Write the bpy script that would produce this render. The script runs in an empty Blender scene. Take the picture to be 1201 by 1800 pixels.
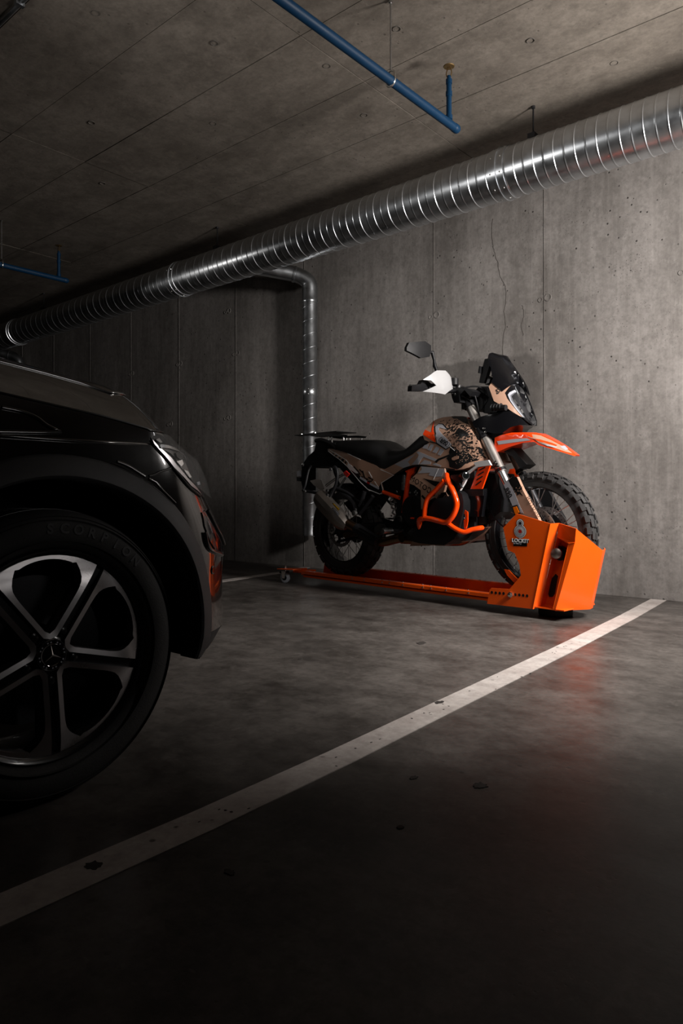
import bpy, bmesh, math, random
from mathutils import Vector, Matrix
from mathutils.geometry import tessellate_polygon
random.seed(7)
S = bpy.context.scene
COL = S.collection
R = math.radians
# ------------------------------------------------------------------ camera, world, lights, exposure
cam_d = bpy.data.cameras.new('camera'); cam = bpy.data.objects.new('camera', cam_d); COL.objects.link(cam)
cam.location = (0, 0, .66); cam.rotation_euler = (R(90), 0, R(40.5))
cam_d.sensor_fit = 'VERTICAL'; cam_d.sensor_height = 36; cam_d.lens = 1240/1800*36
cam_d.shift_y = -30/1800; cam_d.clip_start = .05
S.camera = cam
w = bpy.data.worlds.new('garage_dark'); S.world = w; w.use_nodes = True
w.node_tree.nodes['Background'].inputs[0].default_value = (.9, .93, 1, 1)
w.node_tree.nodes['Background'].inputs[1].default_value = .0012
def area_light(name, loc, aim, size, power, color, spread=170):
    l = bpy.data.lights.new(name, 'AREA'); l.shape = 'DISK'; l.size = size; l.energy = power; l.color = color; l.spread = R(spread)
    o = bpy.data.objects.new(name, l); COL.objects.link(o); o.location = loc
    o.rotation_euler = (Vector(aim)-Vector(loc)).to_track_quat('-Z', 'Y').to_euler(); return o
def spot_light(name, loc, aim, angle, blend, power, color, radius):
    l = bpy.data.lights.new(name, 'SPOT'); l.energy = power; l.color = color; l.spot_size = R(angle); l.spot_blend = blend; l.shadow_soft_size = radius
    o = bpy.data.objects.new(name, l); COL.objects.link(o); o.location = loc
    o.rotation_euler = (Vector(aim)-Vector(loc)).to_track_quat('-Z', 'Y').to_euler(); return o
area_light('key_lamp', (.36, 3.16, 1.9), (-1.5, 4.02, 1.42), .5, 118, (1, .945, .90), 150)
spot_light('pool_fill', (.30, 3.2, 2.6), (-1.0, 2.9, 0), 58, .9, 560, (1, .945, .90), .2)  # added lamp, brightens the floor in front of the stand
spot_light('front_fill', (-.35, 1.75, 2.45), (-2.15, 3.95, .55), 78, .9, 30, (1, .95, .91), .22)  # added frontal fill for the near side of the motorcycle
area_light('wash_fill', (1.5, 2.0, .9), (-2.6, 1.5, 3.1), .7, 6, (1, .96, .92), 80)  # added soft lamp, lifts the ceiling and the shine on the car wheel
spot_light('duct_fill', (-3.3, .3, 2.0), (-1.9, 3.8, 2.55), 70, .9, 62, (1, .965, .93), .14)  # added lamp, put there for the highlight along the duct
spot_light('side_lamp', (-6.6, 1.4, 2.0), (-4.2, 4.6, 1.6), 44, .9, 52, (1, .95, .9), .05)
S.view_settings.view_transform = 'Standard'; S.view_settings.look = 'None'
S.view_settings.exposure = 0; S.view_settings.gamma = 1; S.view_settings.use_curve_mapping = False
# ------------------------------------------------------------------ materials
def mat(name, col, rough=.5, metal=0, bump=0, bscale=200, vary=0, vscale=8, coat=0, spec=.5, trans=0, emit=0, alpha=1, ior=1.45):
    m = bpy.data.materials.new(name); m.use_nodes = True; nt = m.node_tree; b = nt.nodes['Principled BSDF']
    b.inputs['Base Color'].default_value = (*col, 1); b.inputs['Roughness'].default_value = rough; b.inputs['Metallic'].default_value = metal
    b.inputs['Coat Weight'].default_value = coat; b.inputs['Coat Roughness'].default_value = .04; b.inputs['Specular IOR Level'].default_value = spec
    b.inputs['Transmission Weight'].default_value = trans; b.inputs['Alpha'].default_value = alpha; b.inputs['IOR'].default_value = ior
    tc = nt.nodes.new('ShaderNodeTexCoord')
    nz = nt.nodes.new('ShaderNodeTexNoise'); nz.inputs['Scale'].default_value = vscale; nz.inputs['Detail'].default_value = 5
    nt.links.new(tc.outputs['Object'], nz.inputs['Vector'])
    if vary:
        mx = nt.nodes.new('ShaderNodeMix'); mx.data_type = 'RGBA'
        mx.inputs[6].default_value = (*[c*(1-vary) for c in col], 1); mx.inputs[7].default_value = (*[min(1, c*(1+vary)) for c in col], 1)
        nt.links.new(nz.outputs['Fac'], mx.inputs[0]); nt.links.new(mx.outputs[2], b.inputs['Base Color'])
    # light wear: roughness follows a noise
    mr = nt.nodes.new('ShaderNodeMapRange'); mr.inputs['From Min'].default_value = .3; mr.inputs['From Max'].default_value = .7
    mr.inputs['To Min'].default_value = rough*.85; mr.inputs['To Max'].default_value = min(1, rough*1.15)
    nt.links.new(nz.outputs['Fac'], mr.inputs['Value']); nt.links.new(mr.outputs[0], b.inputs['Roughness'])
    if bump:
        n2 = nt.nodes.new('ShaderNodeTexNoise'); n2.inputs['Scale'].default_value = bscale; n2.inputs['Detail'].default_value = 3
        nt.links.new(tc.outputs['Object'], n2.inputs['Vector'])
        bp = nt.nodes.new('ShaderNodeBump'); bp.inputs['Strength'].default_value = bump; bp.inputs['Distance'].default_value = .002
        nt.links.new(n2.outputs['Fac'], bp.inputs['Height']); nt.links.new(bp.outputs[0], b.inputs['Normal'])
    return m
def N(nt, t, **kw):
    n = nt.nodes.new(t)
    for k, v in kw.items():
        if isinstance(v, (int, float, tuple, str)) and not hasattr(n, k): n.inputs[k].default_value = v
        else: setattr(n, k, v)
    return n
def concrete(name, dark, light, rough, streak=(1, 1, 1), pits=.5, spec=.3, marks=None, blotchy=.38, grainy=.45, streaks=0, patch=False, scratches=0, bump=.5):
    m = bpy.data.materials.new(name); m.use_nodes = True; nt = m.node_tree; L = nt.links.new; b = nt.nodes['Principled BSDF']
    g = N(nt, 'ShaderNodeNewGeometry')
    def pos(scale):
        mp = N(nt, 'ShaderNodeMapping'); mp.inputs['Scale'].default_value = scale; L(g.outputs['Position'], mp.inputs['Vector']); return mp.outputs[0]
    def noise(vec, sc, det=6, ro=.6):
        n = N(nt, 'ShaderNodeTexNoise'); n.inputs['Scale'].default_value = sc; n.inputs['Detail'].default_value = det; n.inputs['Roughness'].default_value = ro
        L(vec, n.inputs['Vector']); return n.outputs['Fac']
    def math_(op, a, bb):
        n = N(nt, 'ShaderNodeMath'); n.operation = op
        for i, v in enumerate((a, bb)):
            if isinstance(v, (int, float)): n.inputs[i].default_value = v
            else: L(v, n.inputs[i])
        return n.outputs[0]
    def ramp(v, a, c, lo=0, hi=1):
        n = N(nt, 'ShaderNodeMapRange'); n.inputs['From Min'].default_value = a; n.inputs['From Max'].default_value = c
        n.inputs['To Min'].default_value = lo; n.inputs['To Max'].default_value = hi; L(v, n.inputs['Value']); return n.outputs[0]
    def mix(f, a, c):
        n = N(nt, 'ShaderNodeMix'); n.data_type = 'RGBA'
        if isinstance(f, (int, float)): n.inputs[0].default_value = f
        else: L(f, n.inputs[0])
        for i, v in ((6, a), (7, c)):
            if isinstance(v, tuple): n.inputs[i].default_value = (*v, 1)
            else: L(v, n.inputs[i])
        return n.outputs[2]
    big = noise(pos(streak), 1.3, 8, .62)
    mid = noise(pos(streak), 5.5, 6, .65)
    fine = noise(pos((1, 1, 1)), 60, 4, .6)
    f = math_('ADD', math_('MULTIPLY', big, .55), math_('MULTIPLY', mid, .45))
    col = mix(ramp(f, .38, .62), dark, light)
    blotch = noise(pos((1, 1, 1)), 2.7, 9, .7)
    col = mix(ramp(blotch, .50, .64, 0, blotchy), col, tuple(c*.62 for c in dark))
    pale = noise(pos((1.1, .9, 1)), 4.3, 10, .72)
    col = mix(ramp(pale, .56, .72, 0, .35), col, tuple(min(1, c*1.25) for c in light))
    col = mix(ramp(fine, .35, .75, 0, .28), col, tuple(c*.55 for c in dark))
    grain = noise(pos((1, 1, 1)), 19, 8, .72)
    col = mix(ramp(grain, .46, .68, 0, grainy), col, tuple(c*.6 for c in dark))
    gl = noise(pos((1.2, .8, 1)), 11, 9, .75)
    col = mix(ramp(gl, .55, .75, 0, grainy), col, tuple(min(1, c*1.2) for c in light))
    if streaks:
        sv = noise(pos((30, 30, 1.1)), 1, 4, .6)
        col = mix(ramp(sv, .52, .72, 0, streaks), col, tuple(min(1, c*1.15) for c in light))
        sv2 = noise(pos((19, 19, .8)), 1, 4, .6)
        col = mix(ramp(sv2, .54, .74, 0, streaks), col, tuple(c*.7 for c in dark))
    vo = N(nt, 'ShaderNodeTexVoronoi'); vo.inputs['Scale'].default_value = 17; vo.inputs['Randomness'].default_value = 1; L(pos((1, 1, 1)), vo.inputs['Vector'])
    pitn = noise(pos((1, 1, 1)), 2.2, 3)
    pm = math_('MULTIPLY', ramp(vo.outputs['Distance'], .13, .07), ramp(pitn, .46, .58))
    vo2 = N(nt, 'ShaderNodeTexVoronoi'); vo2.inputs['Scale'].default_value = 55; L(pos((1, 1, 1)), vo2.inputs['Vector'])
    pm2 = math_('MULTIPLY', ramp(vo2.outputs['Distance'], .16, .08), ramp(noise(pos((1, 1, 1)), 3.1, 3), .52, .66))
    pit = math_('MULTIPLY', math_('MAXIMUM', pm, pm2), pits)
    col = mix(pit, col, tuple(c*.22 for c in dark))
    if scratches:
        v3 = N(nt, 'ShaderNodeTexVoronoi'); v3.inputs['Scale'].default_value = 9; L(pos((1.0, 2.6, 1)), v3.inputs['Vector'])
        sm = math_('MULTIPLY', ramp(v3.outputs['Distance'], .09, .03), ramp(noise(pos((1, 1, 1)), 1.1, 4), .52, .68, 0, scratches))
        col = mix(sm, col, tuple(min(1, c*2.1) for c in light))
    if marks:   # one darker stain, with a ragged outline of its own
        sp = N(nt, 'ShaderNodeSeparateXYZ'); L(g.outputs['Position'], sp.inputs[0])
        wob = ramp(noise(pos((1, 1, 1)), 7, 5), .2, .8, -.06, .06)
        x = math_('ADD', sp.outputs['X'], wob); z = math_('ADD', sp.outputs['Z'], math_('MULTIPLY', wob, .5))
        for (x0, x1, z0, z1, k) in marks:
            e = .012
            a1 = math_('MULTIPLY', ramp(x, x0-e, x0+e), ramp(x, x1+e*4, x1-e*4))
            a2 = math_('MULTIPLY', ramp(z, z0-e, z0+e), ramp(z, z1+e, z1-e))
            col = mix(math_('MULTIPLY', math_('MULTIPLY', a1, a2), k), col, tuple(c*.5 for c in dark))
    L(col, b.inputs['Base Color'])
    L(ramp(mid, .3, .7, rough*.8, min(1, rough*1.2)), b.inputs['Roughness'])
    b.inputs['Specular IOR Level'].default_value = spec
    h = math_('SUBTRACT', math_('ADD', math_('MULTIPLY', mid, .6), math_('MULTIPLY', fine, .25)), math_('MULTIPLY', pit, 1.2))
    bp = N(nt, 'ShaderNodeBump'); bp.inputs['Strength'].default_value = bump; bp.inputs['Distance'].default_value = .006
    L(h, bp.inputs['Height']); L(bp.outputs[0], b.inputs['Normal'])
    return m
M = {}
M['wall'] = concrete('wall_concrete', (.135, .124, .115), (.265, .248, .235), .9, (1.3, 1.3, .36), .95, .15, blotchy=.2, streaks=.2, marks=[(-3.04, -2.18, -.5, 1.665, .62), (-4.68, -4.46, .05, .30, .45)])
M['ceiling'] = concrete('ceiling_concrete', (.13, .112, .094), (.24, .211, .180), .85, (.7, 1.1, 1), .35, .2, scratches=.55)
M['floor'] = concrete('floor_concrete', (.028, .024, .021), (.122, .110, .101), .38, (.8, 1.0, 1), .3, .16, scratches=.3, bump=.16)
M['paint_line'] = concrete('line_paint', (.30, .265, .245), (.47, .435, .41), .6, (1, 1, 1), .9, .3, bump=.25)
M['chip'] = mat('chipped_paint_gap', (.018, .014, .012), .9, bump=.6, bscale=90)
M['crack'] = mat('crack_dark', (.07, .062, .055), .95)  # dark tone of the cracks and spacer rings
M['galv'] = mat('galvanised_steel', (.54, .565, .59), .32, 1, vary=.2, vscale=14, bump=.02, bscale=30)
M['galv_dull'] = mat('galvanised_dull', (.42, .44, .46), .38, 1, vary=.2, vscale=20)
M['blue'] = mat('blue_pipe_paint', (.0004, .0225, .060), .5, vary=.2, spec=.3)
M['brass'] = mat('brass', (.30, .20, .09), .4, .9)
M['steel'] = mat('steel', (.55, .55, .55), .3, 1, vary=.1)
M['zinc'] = mat('zinc_plate', (.72, .70, .66), .25, 1)
M['chrome'] = mat('chrome', (.85, .83, .82), .08, 1)
M['orange'] = mat('orange_powder_coat', (.88, .098, .002), .36, coat=.15, bump=.15, bscale=900, vary=.05)
M['korange'] = mat('orange_gloss_plastic', (.78, .048, .003), .28, coat=.4)
M['tube_orange'] = mat('orange_gloss_tube', (.90, .062, .002), .18, coat=.8)
M['black'] = mat('black_plastic', (.007, .007, .008), .46, bump=.2, bscale=500, spec=.28)
M['deep'] = mat('dull_black_plastic', (.004, .004, .0045), .75, spec=.12)
M['gblack'] = mat('black_gloss_plastic', (.005, .005, .006), .13, coat=.5)
M['rubber'] = mat('tyre_rubber', (.018, .017, .017), .78, bump=.3, bscale=300, vary=.2)
M['seat'] = mat('seat_vinyl', (.006, .006, .0065), .55, bump=.3, bscale=700)
M['dark_metal'] = mat('dark_engine_metal', (.035, .035, .038), .45, .7, bump=.2, bscale=200)
M['mid_metal'] = mat('cast_metal', (.16, .155, .15), .42, .85, bump=.2, bscale=200)
M['titan'] = mat('titanium', (.42, .375, .34), .40, 1, vary=.12)
M['copper'] = mat('heat_tinted_steel', (.22, .13, .075), .33, 1, vary=.3, vscale=14)
M['forktube'] = mat('anodised_fork_tube', (.50, .47, .44), .47, 1)
M['tan'] = mat('tan_vinyl_wrap', (.37, .222, .155), .34, coat=.25, vary=.05)
M['grey'] = mat('grey_vinyl', (.33, .33, .36), .34, coat=.25)
M['white'] = mat('white_plastic', (.75, .75, .75), .3, coat=.3)
M['vblack'] = mat('black_vinyl', (.006, .006, .006), .35)
M['red'] = mat('red_paint', (.35, .012, .008), .4)
M['yellow'] = mat('yellow_sticker', (.75, .42, .01), .4)
M['amber'] = mat('amber_reflector', (.75, .16, .005), .15, coat=.5)
M['lens'] = mat('lamp_glass', (.02, .02, .022), .04, alpha=.28)
M['carlens'] = mat('clear_lamp_cover', (.3, .3, .3), .03, alpha=.10)
M['guardwhite'] = mat('white_guard_plastic', (.38, .38, .385), .32, coat=.25)
M['reflector'] = mat('lamp_reflector', (.75, .75, .76), .14, 1)
M['drl'] = mat('light_guide_plastic', (.36, .37, .41), .35)
M['smoke'] = mat('smoked_screen', (.004, .004, .005), .12, coat=.4, alpha=.93)
M['carpaint'] = mat('black_car_paint', (.0055, .0048, .0045), .16, coat=1.0)
M['clad'] = mat('grey_black_cladding', (.020, .020, .022), .58, bump=.4, bscale=800)
M['alloy'] = mat('machined_alloy', (.50, .48, .49), .30, 1)
M['alloyblack'] = mat('black_alloy', (.006, .006, .007), .25, coat=.4)
M['brakedisc'] = mat('disc_steel', (.42, .41, .41), .38, 1)
M['glassdark'] = mat('tinted_car_glass', (.004, .005, .005), .05, coat=.5)
M['whitewheel'] = mat('grey_caster_rubber', (.36, .38, .42), .5)
# ------------------------------------------------------------------ mesh helpers
def link(name, me, m=None, parent=None, smooth=None):
    o = bpy.data.objects.new(name, me); COL.objects.link(o)
    if m is not None and len(me.materials) == 0: me.materials.append(M[m] if isinstance(m, str) else m)
    if parent is not None: o.parent = parent
    if smooth is not None:
        me.polygons.foreach_set('use_smooth', [True]*len(me.polygons))
        if smooth < 180:
            me.update()
            bm = bmesh.new(); bm.from_mesh(me)
            for e in bm.edges:
                if len(e.link_faces) == 2 and e.calc_face_angle(0) > R(smooth): e.smooth = False
            bm.to_mesh(me); bm.free()
    return o
def mk(name, verts, faces, m, parent=None, smooth=None):
    me = bpy.data.meshes.new(name); me.from_pydata([tuple(v) for v in verts], [], faces); me.validate()
    bm = bmesh.new(); bm.from_mesh(me); bmesh.ops.recalc_face_normals(bm, faces=bm.faces); bm.to_mesh(me); bm.free()
    return link(name, me, m, parent, smooth)
class MB:
    def __init__(s): s.v = []; s.f = []
    def add(s, v, f):
        o = len(s.v); s.v += [tuple(p) for p in v]; s.f += [tuple(i+o for i in q) for q in f]; return s
    def box(s, x0, x1, y0, y1, z0, z1):
        return s.add([(x0,y0,z0),(x1,y0,z0),(x1,y1,z0),(x0,y1,z0),(x0,y0,z1),(x1,y0,z1),(x1,y1,z1),(x0,y1,z1)],
                     [(0,3,2,1),(4,5,6,7),(0,1,5,4),(1,2,6,5),(2,3,7,6),(3,0,4,7)])
    def hull8(s, lo, hi):
        return s.add(list(lo)+list(hi), [(0,3,2,1),(4,5,6,7),(0,1,5,4),(1,2,6,5),(2,3,7,6),(3,0,4,7)])
    def tube(s, pts, r, seg=10, cap=True):
        pts = [Vector(p) for p in pts]; n = len(pts); rr = r if isinstance(r, (list, tuple)) else [r]*n
        t0 = (pts[1]-pts[0]).normalized(); a = t0.orthogonal().normalized(); v = []; f = []
        for i, p in enumerate(pts):
            t = (pts[min(i+1, n-1)]-pts[max(i-1, 0)]).normalized()
            a = (a - t*a.dot(t)).normalized(); b = t.cross(a)
            for k in range(seg):
                an = 2*math.pi*k/seg; v.append(p+(a*math.cos(an)+b*math.sin(an))*rr[i])
        for i in range(n-1):
            for k in range(seg):
                k2 = (k+1) % seg; f.append((i*seg+k, i*seg+k2, (i+1)*seg+k2, (i+1)*seg+k))
        if cap: f.append(tuple(range(seg))[::-1]); f.append(tuple((n-1)*seg+k for k in range(seg)))
        return s.add(v, f)
    def lathe(s, prof, origin, axis, seg=32, close=False):
        ax = Vector(axis).normalized(); a = ax.orthogonal().normalized(); b = ax.cross(a); o = Vector(origin); v = []; f = []; n = len(prof)
        for (r_, h) in prof:
            for k in range(seg):
                an = 2*math.pi*k/seg; v.append(o+ax*h+(a*math.cos(an)+b*math.sin(an))*r_)
        for i in range(n-1 if not close else n):
            j = (i+1) % n
            for k in range(seg):
                k2 = (k+1) % seg; f.append((i*seg+k, i*seg+k2, j*seg+k2, j*seg+k))
        if not close:
            if prof[0][0] > 1e-5: f.append(tuple(range(seg))[::-1])
            if prof[-1][0] > 1e-5: f.append(tuple((n-1)*seg+k for k in range(seg)))
        return s.add(v, f)
    def build(s, name, m, parent=None, smooth=None): return mk(name, s.v, s.f, m, parent, smooth)
def curve(pts, n=6, closed=False):
    P = [Vector(p) for p in pts]; out = []; k = len(P)
    for i in range(k if closed else k-1):
        g = lambda j: P[j % k] if closed else P[max(0, min(k-1, j))]
        p0, p1, p2, p3 = g(i-1), g(i), g(i+1), g(i+2)
        for q in range(n):
            t = q/n
            out.append(.5*((2*p1)+(-p0+p2)*t+(2*p0-5*p1+4*p2-p3)*t*t+(-p0+3*p1-3*p2+p3)*t**3))
    if not closed: out.append(P[-1])
    return out
def tube(name, pts, r, m, parent=None, seg=10, n=5, smooth=40):
    p = curve(pts, n) if n else pts
    if n and isinstance(r, (list, tuple)):
        k = len(r)-1; r = [r[min(k, i//n)]+(r[min(k, i//n+1)]-r[min(k, i//n)])*((i % n)/n) for i in range(len(p))]
    return MB().tube(p, r, seg).build(name, m, parent, smooth)
def lathe(name, prof, origin, axis, m, parent=None, seg=32, smooth=40, close=False):
    return MB().lathe(prof, origin, axis, seg, close).build(name, m, parent, smooth)
class Ribbon(list): pass
def fill(poly, maxlen=None):
    bm = bmesh.new(); vs = [bm.verts.new((p[0], 0, p[1])) for p in poly]
    if isinstance(poly, Ribbon):
        n = len(vs)
        for i in range(n//2-1): bm.faces.new((vs[i], vs[i+1], vs[n-2-i], vs[n-1-i]))
    else: bm.faces.new(vs)
    bm.normal_update()
    bmesh.ops.triangulate(bm, faces=bm.faces[:], ngon_method='EAR_CLIP')
    if maxlen:
        for _ in range(6):
            e = [e for e in bm.edges if e.calc_length() > maxlen]
            if not e: break
            bmesh.ops.subdivide_edges(bm, edges=e, cuts=1); bmesh.ops.triangulate(bm, faces=[f for f in bm.faces if len(f.verts) > 3])
    return bm
def clean(poly):
    if isinstance(poly, Ribbon): return poly
    out = []
    for p in poly:
        if not out or math.hypot(p[0]-out[-1][0], p[1]-out[-1][1]) > .0015: out.append(p)
    if math.hypot(out[0][0]-out[-1][0], out[0][1]-out[-1][1]) < .0015: out.pop()
    return out
def slab(name, poly, fy_out, fy_in, m, parent, smooth=35, maxlen=.05):
    """solid between two height fields over a side-view outline"""
    bm = fill(clean(poly), maxlen); bm.verts.ensure_lookup_table(); bm.verts.index_update()
    n = len(bm.verts); V = [(v.co.x, fy_out(v.co.x, v.co.z), v.co.z) for v in bm.verts]+[(v.co.x, fy_in(v.co.x, v.co.z), v.co.z) for v in bm.verts]
    F = [tuple(v.index for v in f.verts) for f in bm.faces]; F += [tuple(i+n for i in f[::-1]) for f in F]
    for e in bm.edges:
        if len(e.link_faces) == 1: a, b = e.verts[0].index, e.verts[1].index; F.append((a, b, b+n, a+n))
    bm.free(); return mk(name, V, F, m, parent, smooth)
def const(y): return lambda x, z: y
def plate(name, poly, y, th, m, parent, both=False, smooth=35, maxlen=.05, off=0):
    fy = y if callable(y) else const(y)
    o = slab(name, poly, lambda x, z: fy(x, z)-off, lambda x, z: fy(x, z)-off+th, m, parent, smooth, maxlen if callable(y) else None)
    if both: slab(name, poly, lambda x, z: -fy(x, z)+off-th, lambda x, z: -fy(x, z)+off, m, parent, smooth, maxlen if callable(y) else None)
    return o
def solid(name, poly, fy, m, parent, smooth=35, maxlen=.04):
    return slab(name, poly, fy, lambda x, z: -fy(x, z), m, parent, smooth, maxlen)
def strip(poly_line, wdt):
    P = [Vector((p[0], p[1])) for p in poly_line]; a = []; b = []
    for i, p in enumerate(P):
        t = (P[min(i+1, len(P)-1)]-P[max(i-1, 0)]).normalized(); nn = Vector((-t.y, t.x))*wdt/2; a.append(tuple(p+nn)); b.append(tuple(p-nn))
    return Ribbon(a+b[::-1])
def dashes(a, b, n, wdt, gap=.3):
    a, b = Vector(a), Vector(b); d = (b-a)/n; q = Vector((-d.y, d.x)).normalized()*wdt/2; out = []
    for k in range(n):
        p0 = a+d*k; p1 = a+d*(k+1-gap); out.append([tuple(p0+q), tuple(p1+q), tuple(p1-q), tuple(p0-q)])
    return out
def text_mesh(name, body, size, m, parent, mtx, extrude=.0004, bold=0, shear=0, spacing=1, align='CENTER'):
    c = bpy.data.curves.new(name, 'FONT'); c.body = body; c.size = size; c.extrude = extrude; c.offset = bold; c.shear = shear; c.space_character = spacing
    c.align_x = align; c.align_y = 'CENTER'; c.resolution_u = 3
    t = bpy.data.objects.new(name, c); COL.objects.link(t); dg = bpy.context.evaluated_depsgraph_get(); dg.update()
    me = bpy.data.meshes.new_from_object(t.evaluated_get(dg)); bpy.data.objects.remove(t); bpy.data.curves.remove(c)
    me.transform(mtx); me.name = name
    return link(name, me, m, parent)
def frame_mtx(o, xdir, ydir):
    x = Vector(xdir).normalized(); y = (Vector(ydir)-x*Vector(ydir).dot(x)).normalized(); z = x.cross(y)
    return Matrix(((x.x, y.x, z.x, o[0]), (x.y, y.y, z.y, o[1]), (x.z, y.z, z.z, o[2]), (0, 0, 0, 1)))
def tag(o, label=None, cat=None, group=None, kind=None):
    if label: o['label'] = label
    if cat: o['category'] = cat
    if group: o['group'] = group
    if kind: o['kind'] = kind
    return o
def empty(name, loc, rz=0):
    o = bpy.data.objects.new(name, None); COL.objects.link(o); o.location = loc; o.rotation_euler = (0, 0, rz); o.empty_display_size = .1; return o
def copy_tree(o, parent=None):
    c = o.copy(); COL.objects.link(c); c.parent = parent
    for ch in list(o.children): copy_tree(ch, c)
    return c
def rbox(name, x0, x1, y0, y1, z0, z1, m, parent, bev=.006):
    me = bpy.data.meshes.new(name); b = MB().box(x0, x1, y0, y1, z0, z1); me.from_pydata(b.v, [], b.f)
    bm = bmesh.new(); bm.from_mesh(me); bmesh.ops.bevel(bm, geom=bm.edges[:], offset=bev, segments=2, affect='EDGES'); bmesh.ops.recalc_face_normals(bm, faces=bm.faces); bm.to_mesh(me); bm.free()
    return link(name, me, m, parent, 30)
# ------------------------------------------------------------------ the setting
WY = 4.69; CZ = 2.9
fl = MB().box(-22, 4, -5, WY+.3, -.2, 0).build('floor', 'floor'); tag(fl, 'worn polished concrete garage floor', kind='structure')
wb = MB().box(-22, 4, WY+.03, WY+.3, 0, CZ+.2).build('wall_back', 'wall'); tag(wb, 'board-marked grey concrete back wall with vertical joints', kind='structure')
joints = [-22, -20.0, -18.2, -17.3, -16.4, -15.5, -14.6, -13.66, -12.74, -11.83, -10.91, -9.99, -9.08, -8.16, -7.25, -6.33, -5.397, -4.45, -3.05, -2.133, -1.21, -.29, .63, 1.55, 2.47, 3.39, 4]
for a, b in zip(joints[:-1], joints[1:]):
    d = random.uniform(0, .0022)
    MB().box(a+.003, b-.003, WY-d, WY+.05, 0, CZ).build('panel', 'wall', wb)
for j in joints[1:-1]:          # a thin fin of cement left standing along each joint
    p = [(j+random.uniform(-.001, .001), WY-.0025, .01+k*(CZ-.02)/24) for k in range(25)]
    MB().tube(p, .0035, 4).build('joint_fin', 'wall', wb)
for (x, z) in [(-3.05, 2.067), (-2.133, 2.037), (-5.397, 2.076), (-5.53, 1.44), (-5.53, 2.52), (-6.33, 2.083), (-4.45, 2.07), (-1.21, 2.04), (-3.0, .72), (-2.09, .72), (-6.5, 1.44), (-7.25, 2.08)]:
    for s, q in ((-1, .8), (1, 1.25)):
        lathe('tie_plug', [(.0, -.0015), (.014*q, -.0015), (.018*q, -.005), (.021*q, -.004), (.022*q, .003), (.022*q, .03)], (x+s*.028, WY-.001, z+s*.004), (0, 1, 0), 'wall', wb, 18)
for cp in ([(-2.53, 2.70), (-2.545, 2.60), (-2.53, 2.50), (-2.515, 2.43), (-2.49, 2.36), (-2.475, 2.27), (-2.44, 2.20), (-2.425, 2.10), (-2.44, 2.0), (-2.43, 1.9), (-2.45, 1.79), (-2.455, 1.66)], [(-2.30, 2.02), (-2.285, 1.95), (-2.305, 1.88), (-2.29, 1.80)]):
    pts = []
    for q in curve([(x, 0, z) for x, z in cp], 5): pts.append((q.x+random.uniform(-.004, .004), q.z))
    MB().tube([(x, WY-.002, z) for x, z in pts], .0016, 4).build('crack', 'crack', wb)
ce = MB().box(-22, 4, -5, WY+.3, CZ+.02, CZ+.3).build('ceiling', 'ceiling'); tag(ce, 'bare concrete ceiling cast on narrow boards', kind='structure')
ys = [4.69, 4.02, 3.48, 2.99, 2.49, 2.0, 1.51, 1.02, .53, .04, -.45, -.94, -1.43, -1.92, -2.41, -2.9, -3.39, -3.88, -4.37, -5]
xs = [-22, -20.4, -18.4, -16.4, -14.4, -12.4, -10.4, -8.4, -6.4, -4.4, -2.39, -.39, 1.61, 4]
for y1, y0 in zip(ys[:-1], ys[1:]):
    for x0, x1 in zip(xs[:-1], xs[1:]):
        d = random.uniform(0, .003)
        MB().box(x0+.0022, x1-.0022, y0+.0022, y1-.0022, CZ+d, CZ+.05).build('board_cast', 'ceiling', ce)
for (x, y) in [(-3.9, 2.25), (-2.75, 2.25), (-3.35, 2.73), (-2.45, 2.75), (-3.0, 1.75), (-2.0, 2.75), (-1.55, 3.25), (-2.6, 3.25), (-4.6, 2.74), (-1.62, 2.25), (-1.3, 3.7)]:
    lathe('spacer_ring', [(.0185, -.0005), (.019, -.002), (.0195, -.0005), (.0195, .01), (.0185, .01)], (x, y, CZ), (0, 0, 1), 'crack', ce, 16, close=True)
wl = MB().box(-22.2, -22, -5, WY+.3, 0, CZ).build('wall_left', 'wall'); tag(wl, 'distant dark concrete end wall', kind='structure')
# painted bay lines
def line(pts, wd, label):
    P = [(x, y) for x, y in pts]; o = []
    poly = strip(P, wd); n = len(poly)
    v = [(x, y, .0) for x, y in poly]+[(x, y, .0022) for x, y in poly]
    h = n//2; f = []
    for i in range(h-1):
        a, b, c, d = i, i+1, n-2-i, n-1-i
        f += [(a, b, c, d)[::-1], (a+n, b+n, c+n, d+n), (a, b, b+n, a+n), (d, c, c+n, d+n)]
    f += [(0, n-1, 2*n-1, n), (h-1, h, h+n, h-1+n)]
    o = mk('parking_line', v, f, 'paint_line'); return tag(o, label, 'floor marking', 'painted bay lines')
l1 = line([(-1.365+.0, WY-.02), (-1.30, 3.9), (-1.235, 2.9), (-1.185, 1.9), (-1.155, 1.35), (-1.14, .9), (-1.14, .5), (-1.14, -2)], .092, 'long pale bay line running from the wall past the orange stand')
line([(-4.42, WY-.02), (-4.30, 4.3), (-4.20, 3.5), (-4.15, 2.5), (-4.12, -2)], .092, 'short visible bay line between the car bumper and caster wheel')
def blot(name, cx, cy, rx, ry, z, m, parent, seed=1):
    random.seed(seed); n = 18; v = []
    for k in range(n):
        a = 2*math.pi*k/n; q = random.uniform(.65, 1.12); v.append((cx+rx*q*math.cos(a), cy+ry*q*math.sin(a), z))
    o = mk(name, v+[(x, y, z-.0018) for x, y, _ in v], [tuple(range(n)), tuple(range(n, 2*n))[::-1]]+[(k, (k+1) % n, (k+1) % n+n, k+n) for k in range(n)], m, parent); random.seed(7); return o
blot('paint_chip', -1.148, .667, .017, .016, .0028, 'chip', l1, 3); blot('paint_chip', -1.217, 1.90, .012, .022, .0028, 'chip', l1, 5)
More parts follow.
